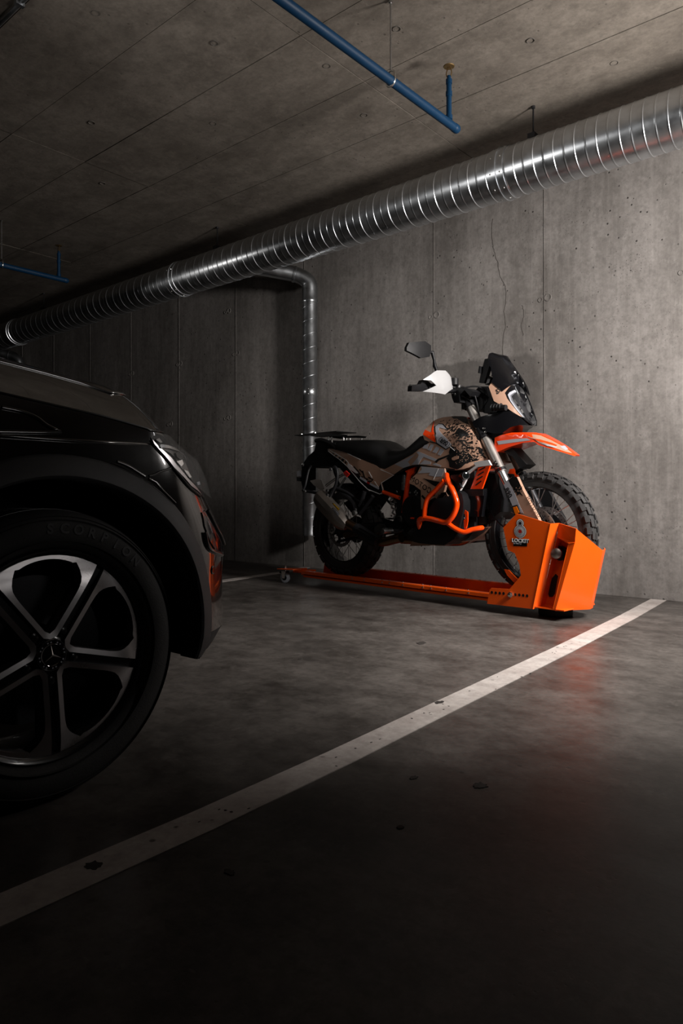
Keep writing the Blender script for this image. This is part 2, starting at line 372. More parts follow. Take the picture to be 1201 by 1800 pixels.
for k in range(26):
    random.seed(50+k); yy = random.uniform(.8, 3.0); blot('paint_chip', -1.14-.035*max(0, yy-1)+random.uniform(-.05, .035), yy, random.uniform(.0015, .004), random.uniform(.002, .005), .0027, 'chip', l1, k)
for (x, y, a, b, sd) in [(-1.77, 2.62, .022, .035, 4), (-.80, 1.42, .017, .02, 8), (-.94, 1.36, .009, .013, 9), (-.82, 1.14, .007, .01, 12), (-.95, .81, .012, .008, 15), (-1.97, 2.05, .006, .01, 17)]:
    blot('stain', x, y, a, b, .0016, 'chip', fl, sd)
# ------------------------------------------------------------------ ventilation duct
DY, DZ, DR = 3.81, 2.56, .143
duct = empty('ventilation_duct', (-5, DY, CZ)); tag(duct, 'large galvanised spiral duct hung below the ceiling along the wall', 'duct')
def dl(p): return (p[0]+5, p[1]-DY, p[2]-CZ)
secs = [-20, -17, -14.2, -11.2, -8.2, -5.10, -1.97, 1.1, 3.6]
for a, b in zip(secs[:-1], secs[1:]):
    n = int((b-a)/.058); st = (b-a)/n; prof = [(DR-.004, 0)]
    for k in range(n):
        x = k*st; h = .0030 if k % 2 else .0019
        prof += [(DR, x+.0005), (DR, x+.003), (DR, x+st-.0125), (DR, x+st-.010), (DR+h, x+st-.0075), (DR+h, x+st-.0045), (DR, x+st-.002)]
    prof.append((DR-.004, b-a))
    lathe('duct_section', prof, dl((a, DY, DZ)), (1, 0, 0), 'galv', duct, 48, 50)
for c in secs[1:-1]:
    cp = lathe('coupling_band', [(DR, -.05), (DR+.006, -.048), (DR+.006, -.004), (DR+.011, -.003), (DR+.011, .003), (DR+.006, .004), (DR+.006, .048), (DR, .05)], dl((c, DY, DZ)), (1, 0, 0), 'galv', duct, 48, 50)
    if c > -8:
        for k in range(10):
            for s in (-.03, .03):
                an = 2*math.pi*k/10+.3; p = dl((c+s, DY+math.cos(an)*(DR+.006), DZ+math.sin(an)*(DR+.006)))
                lathe('rivet', [(.005, 0), (.004, .003), (0, .004)], p, (0, math.cos(an), math.sin(an)), 'zinc', cp, 8)
for hx in (-1.80, -4.62, -7.6, -10.6):
    h = tube('hanger_rod', [dl((hx, DY, CZ)), dl((hx, DY, DZ+DR+.02))], .005, 'black', duct, 8, 0)
    MB().box(*[v for p in zip(dl((hx-.022, DY-.03, DZ+DR-.006)), dl((hx+.022, DY+.03, DZ+DR+.035))) for v in p]).build('hanger_clamp', 'dark_metal', h)
    lathe('anchor_nut', [(.012, 0), (.012, -.012), (.006, -.012)], dl((hx, DY, CZ)), (0, 0, 1), 'dark_metal', h, 8)
def riser(x, label, grp):
    y = 4.585; r = .066; b = empty('branch_duct', (x, y, .30)); tag(b, label, 'duct', grp)
    L = lambda p: (p[0]-x, p[1]-y, p[2]-.30)
    zt = 2.50; er = .13
    pr = [(r, 0)]
    lathe('lower_pipe', [(r, 0), (r+.001, .01), (r, .02), (r, .42), (r+.004, .425), (r+.004, .44), (r, .445)], (0, 0, 0), (0, 0, 1), 'galv', b, 28, 50)
    lathe('upper_pipe', [(r, .445), (r, 1.24), (r+.003, 1.243), (r+.003, 1.30), (r, 1.303), (r, zt-.30-.12)], (0, 0, 0), (0, 0, 1), 'galv', b, 28, 50)
    lathe('pipe_collar', [(r+.003, 0), (r+.006, .01), (r+.003, .02), (r+.003, .10)], (0, 0, zt-.30-.13), (0, 0, 1), 'galv', b, 28, 50)
    # spiral lock seams
    k = 0; z = .05
    while z < zt-.45:
        hp = [(math.cos(a)*(r+.001), math.sin(a)*(r+.001), z+.125*(a+math.pi*2)/(2*math.pi)) for a in [R(-360+i*15) for i in range(25)]]
        MB().tube(hp, .0026, 4).build('spiral_seam', 'galv_dull', b, 60); z += .125
    # elbow up and back towards the main duct
    pts = [(0, 0, zt-.30-.05), (0, 0, zt-.30), (-.008, -.006, zt-.30+.045), (-.04, -.035, zt-.30+.085), (-.09, -.085, zt-.30+.115), (-.14, -.14, zt-.30+.13), (-.33, -.36, zt-.30+.17), (-.46, -.60, zt-.30+.17)]
    tube('elbow', pts, r+.002, 'galv', b, 24, 5, 60)
    lathe('elbow_band', [(r+.002, -.012), (r+.007, -.008), (r+.007, .008), (r+.002, .012)], (-.10, -.095, zt-.30+.118), (-.6, -.62, .2), 'galv', b, 24)
    for zz in (.46, 1.25, 1.295):
        for an in (-140, -60, -20, 100):
            p = (math.cos(R(an))*(r+.003), math.sin(R(an))*(r+.003), zz); lathe('rivet', [(.004, 0), (.003, .003), (0, .004)], p, (math.cos(R(an)), math.sin(R(an)), 0), 'zinc', b, 8)
    MB().box(-.012, .012, r-.005, .098, .86, .90).build('wall_bracket', 'galv_dull', b)
    return b
riser(-4.285, 'slim galvanised vertical pipe bent off the big duct behind the motorcycle', 'branch ducts on the wall')
riser(-9.86, 'slim galvanised pipe elbow showing above the black car bonnet', 'branch ducts on the wall')
# ------------------------------------------------------------------ sprinkler lines
def sprinkler(x0, yend, y0, label):
    z = 2.535; r = .021; b = empty('sprinkler_pipe', (x0, yend, CZ)); tag(b, label, 'pipe', 'sprinkler pipes under the ceiling'); L = lambda x, y, zz: (x-x0, y-yend, zz-CZ)
    tube('main_pipe', [L(x0-.03, y0, z), L(x0, yend, z)], r, 'blue', b, 18, 0)
    lathe('end_cap', [(r, -.01), (r+.0015, -.008), (r+.0015, .02), (r*.8, .03), (0, .032)], L(x0, yend, z), (0, 1, 0), 'blue', b, 18)
    ry = yend-.055
    rs = tube('riser_pipe', [L(x0, ry, z), L(x0, ry, z+.20)], .0135, 'blue', b, 14, 0)
    for (za, rr) in ((z+.03, .018), (z+.15, .0165)): lathe('fitting_ring', [(.0135, -.012), (rr, -.01), (rr, .01), (.0135, .012)], L(x0, ry, za), (0, 0, 1), 'blue', rs, 14)
    hd = lathe('sprinkler_head', [(.016, 0), (.016, .022), (.010, .026), (.010, .04), (.0, .042)], L(x0, ry, z+.20), (0, 0, 1), 'blue', b, 12)
    for s in (-1, 1): tube('frame_arm', [L(x0+s*.010, ry, z+.236), L(x0+s*.016, ry, z+.255), L(x0+s*.006, ry, z+.285)], .0028, 'brass', hd, 6, 3)
    lathe('deflector', [(.0, 0), (.026, .0), (.029, .003), (.006, .005), (0, .006)], L(x0, ry, z+.285), (0, 0, 1), 'brass', hd, 16)
    k = yend-.54
    while k > y0+.3:
        rd = tube('hanger_rod', [L(x0-.006, k, CZ), L(x0-.006, k, z+.05)], .0042, 'steel', b, 8, 0)
        lathe('anchor_nut', [(.010, 0), (.010, -.01), (.005, -.012)], L(x0-.006, k, CZ), (0, 0, 1), 'steel', rd, 6)
        cl = [(L(x0-.006, k, z)[0]+math.cos(a)*(r+.003), L(0, k, 0)[1], L(0, 0, z)[2]+math.sin(a)*(r+.003)+(.022 if math.sin(a) > .3 else 0)) for a in [R(i*18) for i in range(21)]]
        for s in (-.008, 0, .008): pass
        MB().tube([(p[0], p[1], p[2]) for p in cl], .005, 6).build('pipe_clamp', 'zinc', b, 60)
        k -= 1.6
    return b
sprinkler(-1.90, 3.115, -2, 'blue sprinkler pipe with brass head above the motorcycle')
sprinkler(-5.84, 3.115, -2, 'blue sprinkler pipe far left above the car')
cd = empty('cable_conduit', (-3.5, 1.48, CZ)); tag(cd, 'pale cable conduit fixed to the ceiling at the top left corner', 'conduit')
tube('conduit_pipe', [(-6, .01, -.014), (3.4, -.0, -.014)], .011, 'galv_dull', cd, 10, 0)
for k in (-2, -1, 0, .32, 1, 2, 3): MB().box(k-.012, k+.012, -.02, .02, -.028, 0).build('conduit_clip', 'galv_dull', cd)
# ------------------------------------------------------------------ motorcycle stand and motorcycle share one heading
BX0, BY0, BH = -3.244, 3.87, R(-6.1)
# YFUN-BEGIN
def _c(v, a, b): return max(a, min(b, v))
def tank_y(x, z):
    y = -.178 + .95*max(0., z-1.02)**1.25*2.0
    y += .055*_c((.80-x)/.32, 0, 1) + .085*_c((x-1.10)/.2, 0, 1)**2
    y += .10*max(0., .83-z)
    return _c(y, -.3, -.012)
def tail_y(x, z):
    return -.135 + .035*_c((.25-x)/.5, 0, 1) + .25*max(0., z-.93)
def seat_y(x, z): return -.13
NOSE = ((1.02, 1.520), (1.052, 1.511), (1.158, 1.472), (1.269, 1.424), (1.362, 1.379), (1.451, 1.322), (1.5, 1.25))
def nose_x(z):
    if z <= NOSE[0][0]: return NOSE[0][1]
    for (a, b), (c, d) in zip(NOSE[:-1], NOSE[1:]):
        if z <= c: return b+(d-b)*(z-a)/(c-a)
    return NOSE[-1][1]
def mask_y(x, z):
    q = _c((nose_x(z)-x)/.30, 0, 1); hw = .150 if z < 1.2 else .150-.14*(z-1.2)
    return -hw*(1-(1-q)**2)**.5 - .0
def screen_y(x, z):
    q = _c((nose_x(z)+.006-x)/.24, 0, 1); return -(.135-.10*max(0., z-1.2))*(1-(1-q)**2)**.55
def cowl_y(x, z):
    q = _c((1.50-x)/.34, 0, 1); return -.145*(1-(1-q)**2)**.5
def fender_y(x, z):
    q = _c((1.83-x)/.5, 0, 1); return -(.085*(q**.6)+.012) + .9*max(0., z-(1.0-.55*max(0., x-1.5)))
def lowtank_y(x, z):
    return -.235 + .9*max(0., abs(x-1.0)-.12)**2*2 + 1.1*max(0., abs(z-.52)-.10)**1.5
def skid_y(x, z): return -.13 + .30*max(0., x-1.0)
# YFUN-END
def bike_line(pts, y): return [(x, y, z) for x, z in pts]
# ---------------- stand
stand = empty('motorcycle_stand', (BX0, BY0, 0), BH); tag(stand, 'orange steel locking stand holding the motorcycle by its front wheel', 'stand')
def sheet(name, V, F, th, m, parent):
    """folded sheet metal of real thickness"""
    me = bpy.data.meshes.new(name); me.from_pydata(V, [], F); bm = bmesh.new(); bm.from_mesh(me); bmesh.ops.remove_doubles(bm, verts=bm.verts, dist=.0004)
    bmesh.ops.recalc_face_normals(bm, faces=bm.faces); bmesh.ops.solidify(bm, geom=bm.faces[:], thickness=th); bmesh.ops.recalc_face_normals(bm, faces=bm.faces); bm.to_mesh(me); bm.free()
    return link(name, me, m, parent)
ys_ = -.17
side = [(1.501,0.558),(1.415,0.479),(1.445,0.356),(1.488,0.342),(1.518,0.281),(1.527,0.223),(1.455,0.142),(1.336,0.137),(1.326,0.127),(1.308,0.046),(1.598,0.05),(1.703,0.51)]
sp = plate('side_plate', side, ys_, .005, 'orange', stand)
plate('side_plate', [(1.30, .055), (1.30, .12), (1.55, .14), (1.62, .34), (1.77, .35), (1.72, .055)], .165, .005, 'orange', stand)
L1t, L1b = side[-1], side[-2]
Mt, Mb = [(1.732,0.513),(1.621,0.06)]
Nt, Nb = [(1.84,0.416),(1.73,0.055)]
Tk = [(1.855,0.489)][0]
Rt = [(1.906,0.371)][0]; Rb = [(1.821,0.052)][0]
R2t, R2b = [(1.886,0.373),(1.815,0.054)]
Wt = [(1.694,0.435)][0]; Wt2 = [(1.807,0.409)][0]; Wb = [(1.624,0.064)][0]; Wb2 = [(1.719,0.064)][0]
Mw = [(1.723,0.442)][0]
P3 = lambda p, y: (p[0], y, p[1])
sheet('corner_fold', [P3(L1t, ys_), P3(L1b, ys_), P3(Mb, -.135), P3(Mt, -.135)], [(0, 1, 2, 3)], .004, 'orange', stand)
sheet('front_plate', [P3(Nt, -.165), P3(Nb, -.165), P3(Rb, .03), P3(Rt, .003), P3(Tk, -.18), P3(R2t, .075), P3(R2b, .075), (R2t[0]-.05, .165, R2t[1]), (R2b[0]-.05, .165, R2b[1])], [(0, 1, 2, 3, 4), (3, 2, 6, 5), (5, 6, 8, 7)], .004, 'orange', stand)
sheet('lock_hood', [P3(Mt, -.135), P3(Tk, -.18), P3(Nt, -.165), P3(Mw, -.137)], [(0, 1, 2, 3)], .004, 'orange', stand)
# recess for the lock bolt
rd = -.06
A = [P3(Mw, -.137), P3(Wt2, -.165), P3(Wb2, -.165), P3(Mb, -.135)]
Bk = [(Mw[0]-.012, rd, Mw[1]), (Wt2[0]-.03, rd, Wt2[1]), (Wb2[0]-.03, rd, Wb2[1]), (Mb[0]-.012, rd, Mb[1])]
sheet('lock_recess', A+Bk, [(0, 1, 5, 4), (1, 2, 6, 5), (2, 3, 7, 6), (3, 0, 4, 7), (4, 5, 6, 7)], .003, 'orange', stand)
sheet('recess_flange', [P3(Nt, -.165), P3(Wt2, -.165), P3(Wb2, -.165), P3(Nb, -.165)], [(0, 1, 2, 3)], .003, 'orange', stand)
sheet('recess_lip', [P3(Mw, -.137), P3(Nt, -.165), P3(Wt2, -.166)], [(0, 1, 2)], .003, 'orange', stand)
slot = [(1.676,0.236),(1.654,0.211),(1.633,0.125),(1.638,0.109),(1.657,0.11),(1.67,0.129),(1.689,0.226)]
plate('lock_slot', slot, -.068, .006, 'vblack', stand)
bc = [(1.71,0.35)][0]
bolt = lathe('lock_bolt', [(.020, -.05), (.020, 0), (.030, .004), (.031, .014), (.027, .021), (.016, .025), (0, .026)], (bc[0], -.115, bc[1]), (.35, -.93, .12), 'titan', stand, 28)
plate('bolt_collar', [(bc[0]+.036*math.cos(R(a)), bc[1]+.040*math.sin(R(a))) for a in range(0, 360, 20)], -.085, .02, 'vblack', stand)
for (cx, cy) in [(82,827),(119,830),(158,833),(195,837),(308,848),(345,851),(383,855),(420,859)]:
    c = [(1.341,0.113),(1.367,0.113),(1.393,0.114),(1.418,0.115),(1.493,0.116),(1.518,0.117),(1.542,0.117),(1.566,0.117)][[82,119,158,195,308,345,383,420].index(cx)]
    plate('adjuster_hole', [(c[0]+.0075*math.cos(R(a)), c[1]+.0085*math.sin(R(a))) for a in range(0, 360, 30)], ys_-.0007, .001, 'vblack', stand)
c = [(1.463,0.113)][0]
lathe('adjuster_bolt', [(.016, 0), (.016, .006), (.011, .007), (.011, .016), (.006, .019), (0, .019)], (c[0], ys_, c[1]), (0, -1, 0), 'zinc', stand, 6)
# wheel cradle under the front tyre
cr = [(1.345,0.234),(1.373,0.233),(1.431,0.185),(1.411,0.162),(1.363,0.203)]
plate('wheel_chock', cr+[(cr[3][0]+.06, .07), (cr[3][0]+.02, .07)][:0], -.055, .11, 'orange', stand)
MB().box(1.30, 1.78, -.165, .165, .058, .064).build('base_plate', 'orange', stand)
lathe('rubber_foot', [(.088, 0), (.092, .006), (.092, .045), (.085, .058)], (1.62, .03, 0), (0, 0, 1), 'rubber', stand, 36)
# long rail
x0, x1 = -.345, 1.46
nr = sheet('near_rail', [(x, y, z) for x in (x0, x1) for y, z in ((-.098, .055), (-.098, .096), (-.104, .101), (-.138, .101), (-.142, .097), (-.142, .078))],
      [(i, i+1, i+7, i+6) for i in range(5)], .003, 'orange', stand)
sheet('lower_flange', [(x, y, z) for x in (x0+.01, x1) for y, z in ((-.098, .072), (-.134, .070), (-.136, .056))], [(i, i+1, i+4, i+3) for i in range(2)], .003, 'orange', stand)
fr = sheet('far_rail', [(x, y, z) for x in (-.22, x1) for y, z in ((.095, .055), (.098, .128), (.104, .132), (.135, .132))], [(i, i+1, i+5, i+4) for i in range(3)], .003, 'orange', stand)
MB().box(x0, x1, -.098, .098, .052, .056).build('rail_floor', 'orange', stand)
plate('rear_stop', [(-.33, .06), (-.31, .165), (-.13, .135), (-.10, .06)], .055, .004, 'orange', stand)
# fixing bolts
for u in range(0, 9):
    xx = .17+u*.115+(.05 if u % 3 == 2 else 0)
    lathe('rail_bolt', [(.0055, 0), (.0055, .003), (.003, .005), (0, .005)], (xx, -.121, .101), (0, 0, 1), 'zinc', stand, 8)
    lathe('rail_bolt', [(.0055, 0), (.0055, .003), (.003, .005), (0, .005)], (xx+.02, -.142, .089), (0, -1, 0), 'zinc', stand, 8)
    lathe('rail_bolt', [(.0055, 0), (.0055, .003), (.003, .005), (0, .005)], (xx+.08, .12, .132), (0, 0, 1), 'zinc', stand, 8)
# rear arm with caster
sheet('caster_arm', [(-.345, -.143, .118), (-.345, -.09, .118), (-.56, -.12, .104), (-.56, -.205, .104), (-.345, -.143, .06), (-.37, -.205, .112)], [(0, 1, 2, 3, 5)], .004, 'orange', stand)
sheet('caster_arm', [(-.345, -.143, .118), (-.345, -.143, .07), (-.345, -.09, .07), (-.345, -.09, .118)], [(0, 1, 2, 3)], .004, 'orange', stand)
sheet('arm_brace', [(-.345, .0, .10), (-.345, -.02, .06), (-.5, -.1, .075), (-.5, -.09, .098)], [(0, 1, 2, 3)], .004, 'orange', stand)
cst = lathe('caster_wheel', [(.009, -.010), (.034, -.0105), (.040, -.008), (.0405, 0), (.040, .008), (.034, .0105), (.009, .010)], (-.50, -.172, .0405), (.25, -.97, 0), 'whitewheel', stand, 28)
lathe('caster_hub', [(.016, -.013), (.020, -.012), (.020, .012), (.016, .013)], (-.50, -.172, .0405), (.25, -.97, 0), 'vblack', cst, 16)
for s in (-1, 1): plate('caster_fork', [(-.515, .035), (-.488, .035), (-.475, .09), (-.525, .09)], -.172+s*.018-.001, .002, 'zinc', stand)
tube('caster_stem', [(-.498, -.172, .088), (-.498, -.172, .128)], .007, 'zinc', stand, 10, 0)
lathe('caster_nut', [(.013, 0), (.013, .009), (.008, .01)], (-.498, -.172, .104), (0, 0, 1), 'zinc', stand, 6)
MB().box(-.555, -.515, -.185, -.16, .07, .084).build('caster_brake', 'black', stand)
# printed sticker: padlock sign, name, dark footer
yk = ys_-.0008
def sk(pts): return pts
ring = lambda c, rx, rz: [(c[0]+rx*math.cos(R(a)), c[1]+rz*math.sin(R(a))) for a in range(0, 360, 12)]
sc = [(1.523,0.462)][0]; hc_ = [(1.523,0.506)][0]; e1 = [(1.485,0.46),(1.563,0.463),(1.523,0.425),(1.499,0.505),(1.547,0.506)]
rx = (e1[1][0]-e1[0][0])/2; rz = abs(sc[1]-e1[2][1]); hx = (e1[4][0]-e1[3][0])/2
stk = plate('lock_sticker', ring(sc, rx, rz), yk, .001, 'vblack', stand)
plate('shackle_print', ring(hc_, hx, hx*1.05), yk-.0001, .001, 'vblack', stk)
for k, (q, m_) in enumerate([(.95, 'white'), (.86, 'vblack'), (.80, 'drl'), (.50, 'white'), (.28, 'red')]):
    plate('ring_print', ring(sc, rx*q, rz*q), yk-.0003-.0002*k, .001, m_, stk)
for k, (q, m_) in enumerate([(.9, 'white'), (.66, 'vblack'), (.56, 'drl'), (.34, 'vblack')]):
    plate('ring_print', [(x, z) for x, z in ring(hc_, hx*q, hx*q*1.05)], yk-.0002-.00015*k, .001, m_, stk)
for k in range(12):
    a = R(k*30); plate('tick_print', [(sc[0]+rx*r_*math.cos(a+da), sc[1]+rz*r_*math.sin(a+da)) for r_, da in ((.33, -.12), (.33, .12), (.46, .1), (.46, -.1))], yk-.0014, .0008, 'vblack', stk)
tb = [(1.47,0.421),(1.576,0.423),(1.575,0.403),(1.566,0.402),(1.566,0.383),(1.48,0.38),(1.481,0.4),(1.47,0.4)]
plate('name_print', tb, yk, .001, 'vblack', stk)
tc_ = [(1.524,0.411),(1.506,0.395),(1.546,0.397),(1.523,0.388)]
text_mesh('lettering', 'LOCKIT', .0285, 'white', stk, frame_mtx((tc_[0][0], yk-.0012, tc_[0][1]), (1, 0, -.02), (0, 0, 1)), bold=.0009, spacing=1.06)
text_mesh('lettering', 'BY MOTO', .0112, 'drl', stk, frame_mtx((tc_[1][0]+.0, yk-.0012, tc_[1][1]), (1, 0, -.02), (0, 0, 1)), bold=.0002)
# ------------------------------------------------------------------ motorcycle
bike = empty('motorcycle', (BX0, BY0, 0), BH); tag(bike, 'tan and orange adventure motorcycle with black splatter graphics on the orange stand', 'motorcycle')
RA, FA = (0, .41), (1.535, .444)
def wheel(name, cx, cz, Rt, rim_r, tw, knobs, kh, disc_r, discs, rearw):
    yax = (0, 1, 0); o = (cx, 0, cz)
    rm = lathe(name, [(rim_r-.020, -.012), (rim_r-.012, -tw*.36), (rim_r+.004, -tw*.42), (rim_r+.006, -tw*.39), (rim_r-.006, -tw*.30), (rim_r-.012, -tw*.12), (rim_r-.012, tw*.12), (rim_r-.006, tw*.30), (rim_r+.006, tw*.39), (rim_r+.004, tw*.42), (rim_r-.012, tw*.36), (rim_r-.020, .012)], o, yax, 'gblack', bike, 72, 40, close=True)
    # tyre carcass with moulded tread blocks, one piece of rubber
    b = MB(); hs = Rt-rim_r; prof = []
    for k in range(25):
        a = math.pi*(k/24)-math.pi/2      # -90..90 across the section
        yy = math.sin(a)*tw/2*(1.0 if abs(a) < 1.2 else .95); rr = rim_r-.004+(hs-kh+.004)*max(0, math.cos(a))**.52
        prof.append((rr, yy))
    b.lathe(prof, o, yax, 72, True)
    nrow = knobs
    def blockat(an, y0, y1, dlen, sk=0):
        q = []
        for top in (0, 1):
            for (da, yy) in ((-dlen/2, y0), (dlen/2, y0), (dlen/2, y1), (-dlen/2, y1)):
                sy = max(-.98, min(.98, 2*yy/tw)); rb = rim_r-.004+(hs-kh+.004)*math.cos(math.asin(sy))**.52
                r_ = rb+(kh if top else -.004)*(1 if abs(sy) < .8 else .85); a2 = an+(da*(.9 if top else 1)+sk*yy)/Rt
                yo = yy+(.006*sy if top else 0)
                q.append((cx+r_*math.cos(a2), yo, cz+r_*math.sin(a2)))
        b.hull8(q[:4], q[4:])
    for k in range(nrow):
        an = 2*math.pi*k/nrow; pit = 2*math.pi*Rt/nrow
        blockat(an, -tw*.15, -tw*.01, pit*.62, .15); blockat(an+math.pi/nrow, tw*.01, tw*.15, pit*.62, -.15)
        for s in (-1, 1):
            blockat(an+(.5 if s > 0 else 0)*math.pi/nrow, *sorted((s*tw*.18, s*tw*.33)), pit*.68, .2*s)
            blockat(an+math.pi/nrow*.9, *sorted((s*tw*.355, s*tw*.47)), pit*.60)
    b.build('tyre', 'rubber', rm, 35)
    for s in (-1, 1): lathe('bead_line', [(rim_r+hs*.30, s*tw*.475), (rim_r+hs*.33, s*tw*.487), (rim_r+hs*.36, s*tw*.483)], o, yax, 'rubber', rm, 72, close=True)
    hb = lathe('hub', [(.012, -.075), (.022, -.075), (.024, -.045), (.052, -.043), (.052, -.037), (.026, -.032), (.026, .032), (.052, .037), (.052, .043), (.024, .045), (.022, .075), (.012, .075)], o, yax, 'dark_metal', rm, 28)
    # spokes, laced tangentially
    ms = None
    for k in range(36):
        s = 1 if k % 2 else -1; tng = 1 if (k//2) % 2 else -1; an = 2*math.pi*k/36
        if k < 4:
            p0 = (.049*math.cos(-tng*1.15), s*.040, .049*math.sin(-tng*1.15)); p1 = ((rim_r-.012), s*.008, 0)
            ob = MB().tube([p0, p1], .0022, 6).build('spoke', 'steel', rm, 60); msh = ob.data
            if k == 0: store = {}
            store[(s, tng)] = msh
        else:
            ob = bpy.data.objects.new('spoke', store[(s, tng)]); COL.objects.link(ob); ob.parent = rm
        ob.location = o; ob.rotation_euler = (0, -an, 0)
    for yd in discs:
        dd = MB().lathe([(disc_r*.80, yd-.0022), (disc_r, yd-.0022), (disc_r, yd+.0022), (disc_r*.80, yd+.0022)], o, yax, 56, True).build('brake_disc', 'brakedisc', rm, 40)
        hol = MB()
        for k in range(48):
            an = 2*math.pi*k/48; rr = disc_r*(.85 if k % 2 else .945)
            hol.lathe([(.0036, -.0027), (.0036, .0027)], (cx+rr*math.cos(an), yd, cz+rr*math.sin(an)), yax, 6)
        hol.build('disc_holes', 'vblack', rm); rm.children[-1]['kind'] = 'stuff'
        ca = MB()
        for k in range(6):
            an = 2*math.pi*k/6+.3; q = []
            for yy in (yd-.002, yd+.002):
                q += [(cx+r_*math.cos(an+da), yy, cz+r_*math.sin(an+da)) for r_, da in ((.045, -.35), (.045, .35), (disc_r*.82, .16), (disc_r*.82, -.05))]
            ca.hull8(q[:4], q[4:])
        ca.lathe([(.03, yd-.003), (.055, yd-.003), (.055, yd+.003), (.03, yd+.003)], o, yax, 24, True)
        ca.build('disc_carrier', 'dark_metal', rm)
    return rm
wheel('front_wheel', FA[0], FA[1], .347, .268, .096, 32, .009, .150, (-.066, .066), False)
wheel('rear_wheel', RA[0], RA[1], .336, .230, .150, 26, .013, .118, (-.072,), True)
lathe('axle', [(.011, -.115), (.017, -.114), (.017, .114), (.011, .115)], (FA[0], 0, FA[1]), (0, 1, 0), 'mid_metal', bike, 16)
# ---------------- fork
fk = [(1.156,1.161),(1.279,0.95),(1.366,0.791),(1.432,0.66)]
ft = Vector((fk[0][0], 0, fk[0][1])); fd = (Vector((fk[3][0], 0, fk[3][1]))-ft).normalized(); fn = Vector((-fd.z, 0, fd.x))
if fn.x < 0: fn = -fn
def on_fork(s, off=0): return ft+fd*s+fn*off
stop = -.075; slen = (FA[1]-ft.z)/fd.z
for y in (-.105, .105):
    P = lambda s, off=0: (on_fork(s, off).x, y, on_fork(s, off).z)
    lathe('fork_tube', [(.029, stop-.0), (.029, .40), (.0305, .405), (.0305, .425), (.026, .427)], P(0), fd, 'forktube', bike, 28)
    lathe('fork_stanchion', [(.024, .42), (.024, slen-.06)], P(0), fd, 'steel' if y < 0 else 'dark_metal', bike, 24)
    lathe('fork_cap', [(.029, 0), (.026, -.012), (.018, -.016), (0, -.017)], P(stop), fd, 'mid_metal', bike, 20)
    lathe('upper_clamp', [(.030, -.02), (.037, -.018), (.037, .024), (.030, .026)], P(stop+.035), fd, 'black', bike, 24)
    lathe('lower_clamp', [(.030, -.035), (.038, -.033), (.038, .033), (.030, .035)], P(.165), fd, 'black', bike, 24)
    lathe('dust_seal', [(.030, -.010), (.033, -.008), (.033, .008), (.030, .010)], P(.413), fd, 'black', bike, 24)
    rb = MB(); q = []
    lw = [(.03, -.036), (.03, .040), (-.03, .034), (-.03, -.034)]
    for ss in (.36, slen+.02): pass
    tube('fork_foot', [P(slen-.09, -.005), P(slen-.02, -.008), P(slen+.02, -.012)], [.028, .034, .026], 'black', bike, 14, 3)
for ss, h in ((stop+.035, .038), (.165, .060)):
    c = on_fork(ss, -.02); MB().hull8([(c.x-.035, -.11, c.z-h/2), (c.x+.045, -.11, c.z-h/2+.01), (c.x+.045, .11, c.z-h/2+.01), (c.x-.035, .11, c.z-h/2)], [(c.x-.035, -.11, c.z+h/2), (c.x+.045, -.11, c.z+h/2+.01), (c.x+.045, .11, c.z+h/2+.01), (c.x-.035, .11, c.z+h/2)]).build('triple_clamp', 'black', bike)
for s in (-.012, .012):
    p = on_fork(.165+s, .025); lathe('clamp_bolt', [(.006, 0), (.006, .006), (.003, .007)], (p.x+.012, -.139, p.z), (.3, -1, 0), 'zinc', bike, 8)
# fork guards: grey strip with 890 and a tan shell
gpoly = [(1.429,0.745),(1.456,0.76),(1.485,0.759),(1.519,0.695),(1.563,0.621),(1.617,0.535),(1.626,0.51),(1.557,0.486),(1.492,0.569),(1.402,0.716)]
def fork_guard_y(x, z): return -.142
for s in (-1, 1):
    g = slab('fork_guard', gpoly, const(s*.146), const(s*.118), 'tan' if s < 0 else 'black', bike)
    if s < 0: gr = g
gy = -.147
plate('guard_graphic', [(1.403,0.716),(1.43,0.745),(1.473,0.672),(1.506,0.598),(1.529,0.56),(1.493,0.564),(1.46,0.598)], gy, .0008, 'grey', gr)
plate('guard_graphic', [(1.433,0.74),(1.457,0.76),(1.487,0.759),(1.521,0.695),(1.503,0.682),(1.526,0.655),(1.503,0.666),(1.49,0.655),(1.485,0.672),(1.467,0.684),(1.461,0.701),(1.448,0.713)], gy, .0008, 'vblack', gr)
random.seed(11)
for k in range(26):
    c = [(1.473,0.695),(1.523,0.666)]; tx, tz = random.random(), random.random()
    cx, cz = c[0][0]+(c[1][0]-c[0][0])*tx, c[0][1]+(c[1][1]-c[0][1])*tz+.012; q = random.uniform(.002, .006)
    plate('splatter_print', [(cx+q*random.uniform(.4, 1)*math.cos(R(a)), cz+q*random.uniform(.4, 1)*math.sin(R(a))) for a in range(0, 360, 60)], gy-.0003, .0006, 'vblack' if k % 3 else 'tan', gr)
t = [(1.417,0.701),(1.45,0.643),(1.539,0.649),(1.615,0.541),(1.584,0.644),(1.59,0.655)]
d890 = Vector((t[1][0]-t[0][0], 0, t[1][1]-t[0][1]))
text_mesh('number_print', '890', .039, 'vblack', gr, frame_mtx(((t[0][0]+t[1][0])/2, gy-.001, (t[0][1]+t[1][1])/2), d890, (-d890.z, 0, d890.x)), bold=.0008)
dm = Vector((t[3][0]-t[2][0], 0, t[3][1]-t[2][1]))
text_mesh('lettering', 'MOTO\u0186O', .025, 'vblack', gr, frame_mtx(((t[2][0]+t[3][0])/2+.012, gy-.001, (t[2][1]+t[3][1])/2), dm, (-dm.z, 0, dm.x)), spacing=1.25)
am = [(1.464,0.592),(1.487,0.598),(1.505,0.564),(1.479,0.552)]
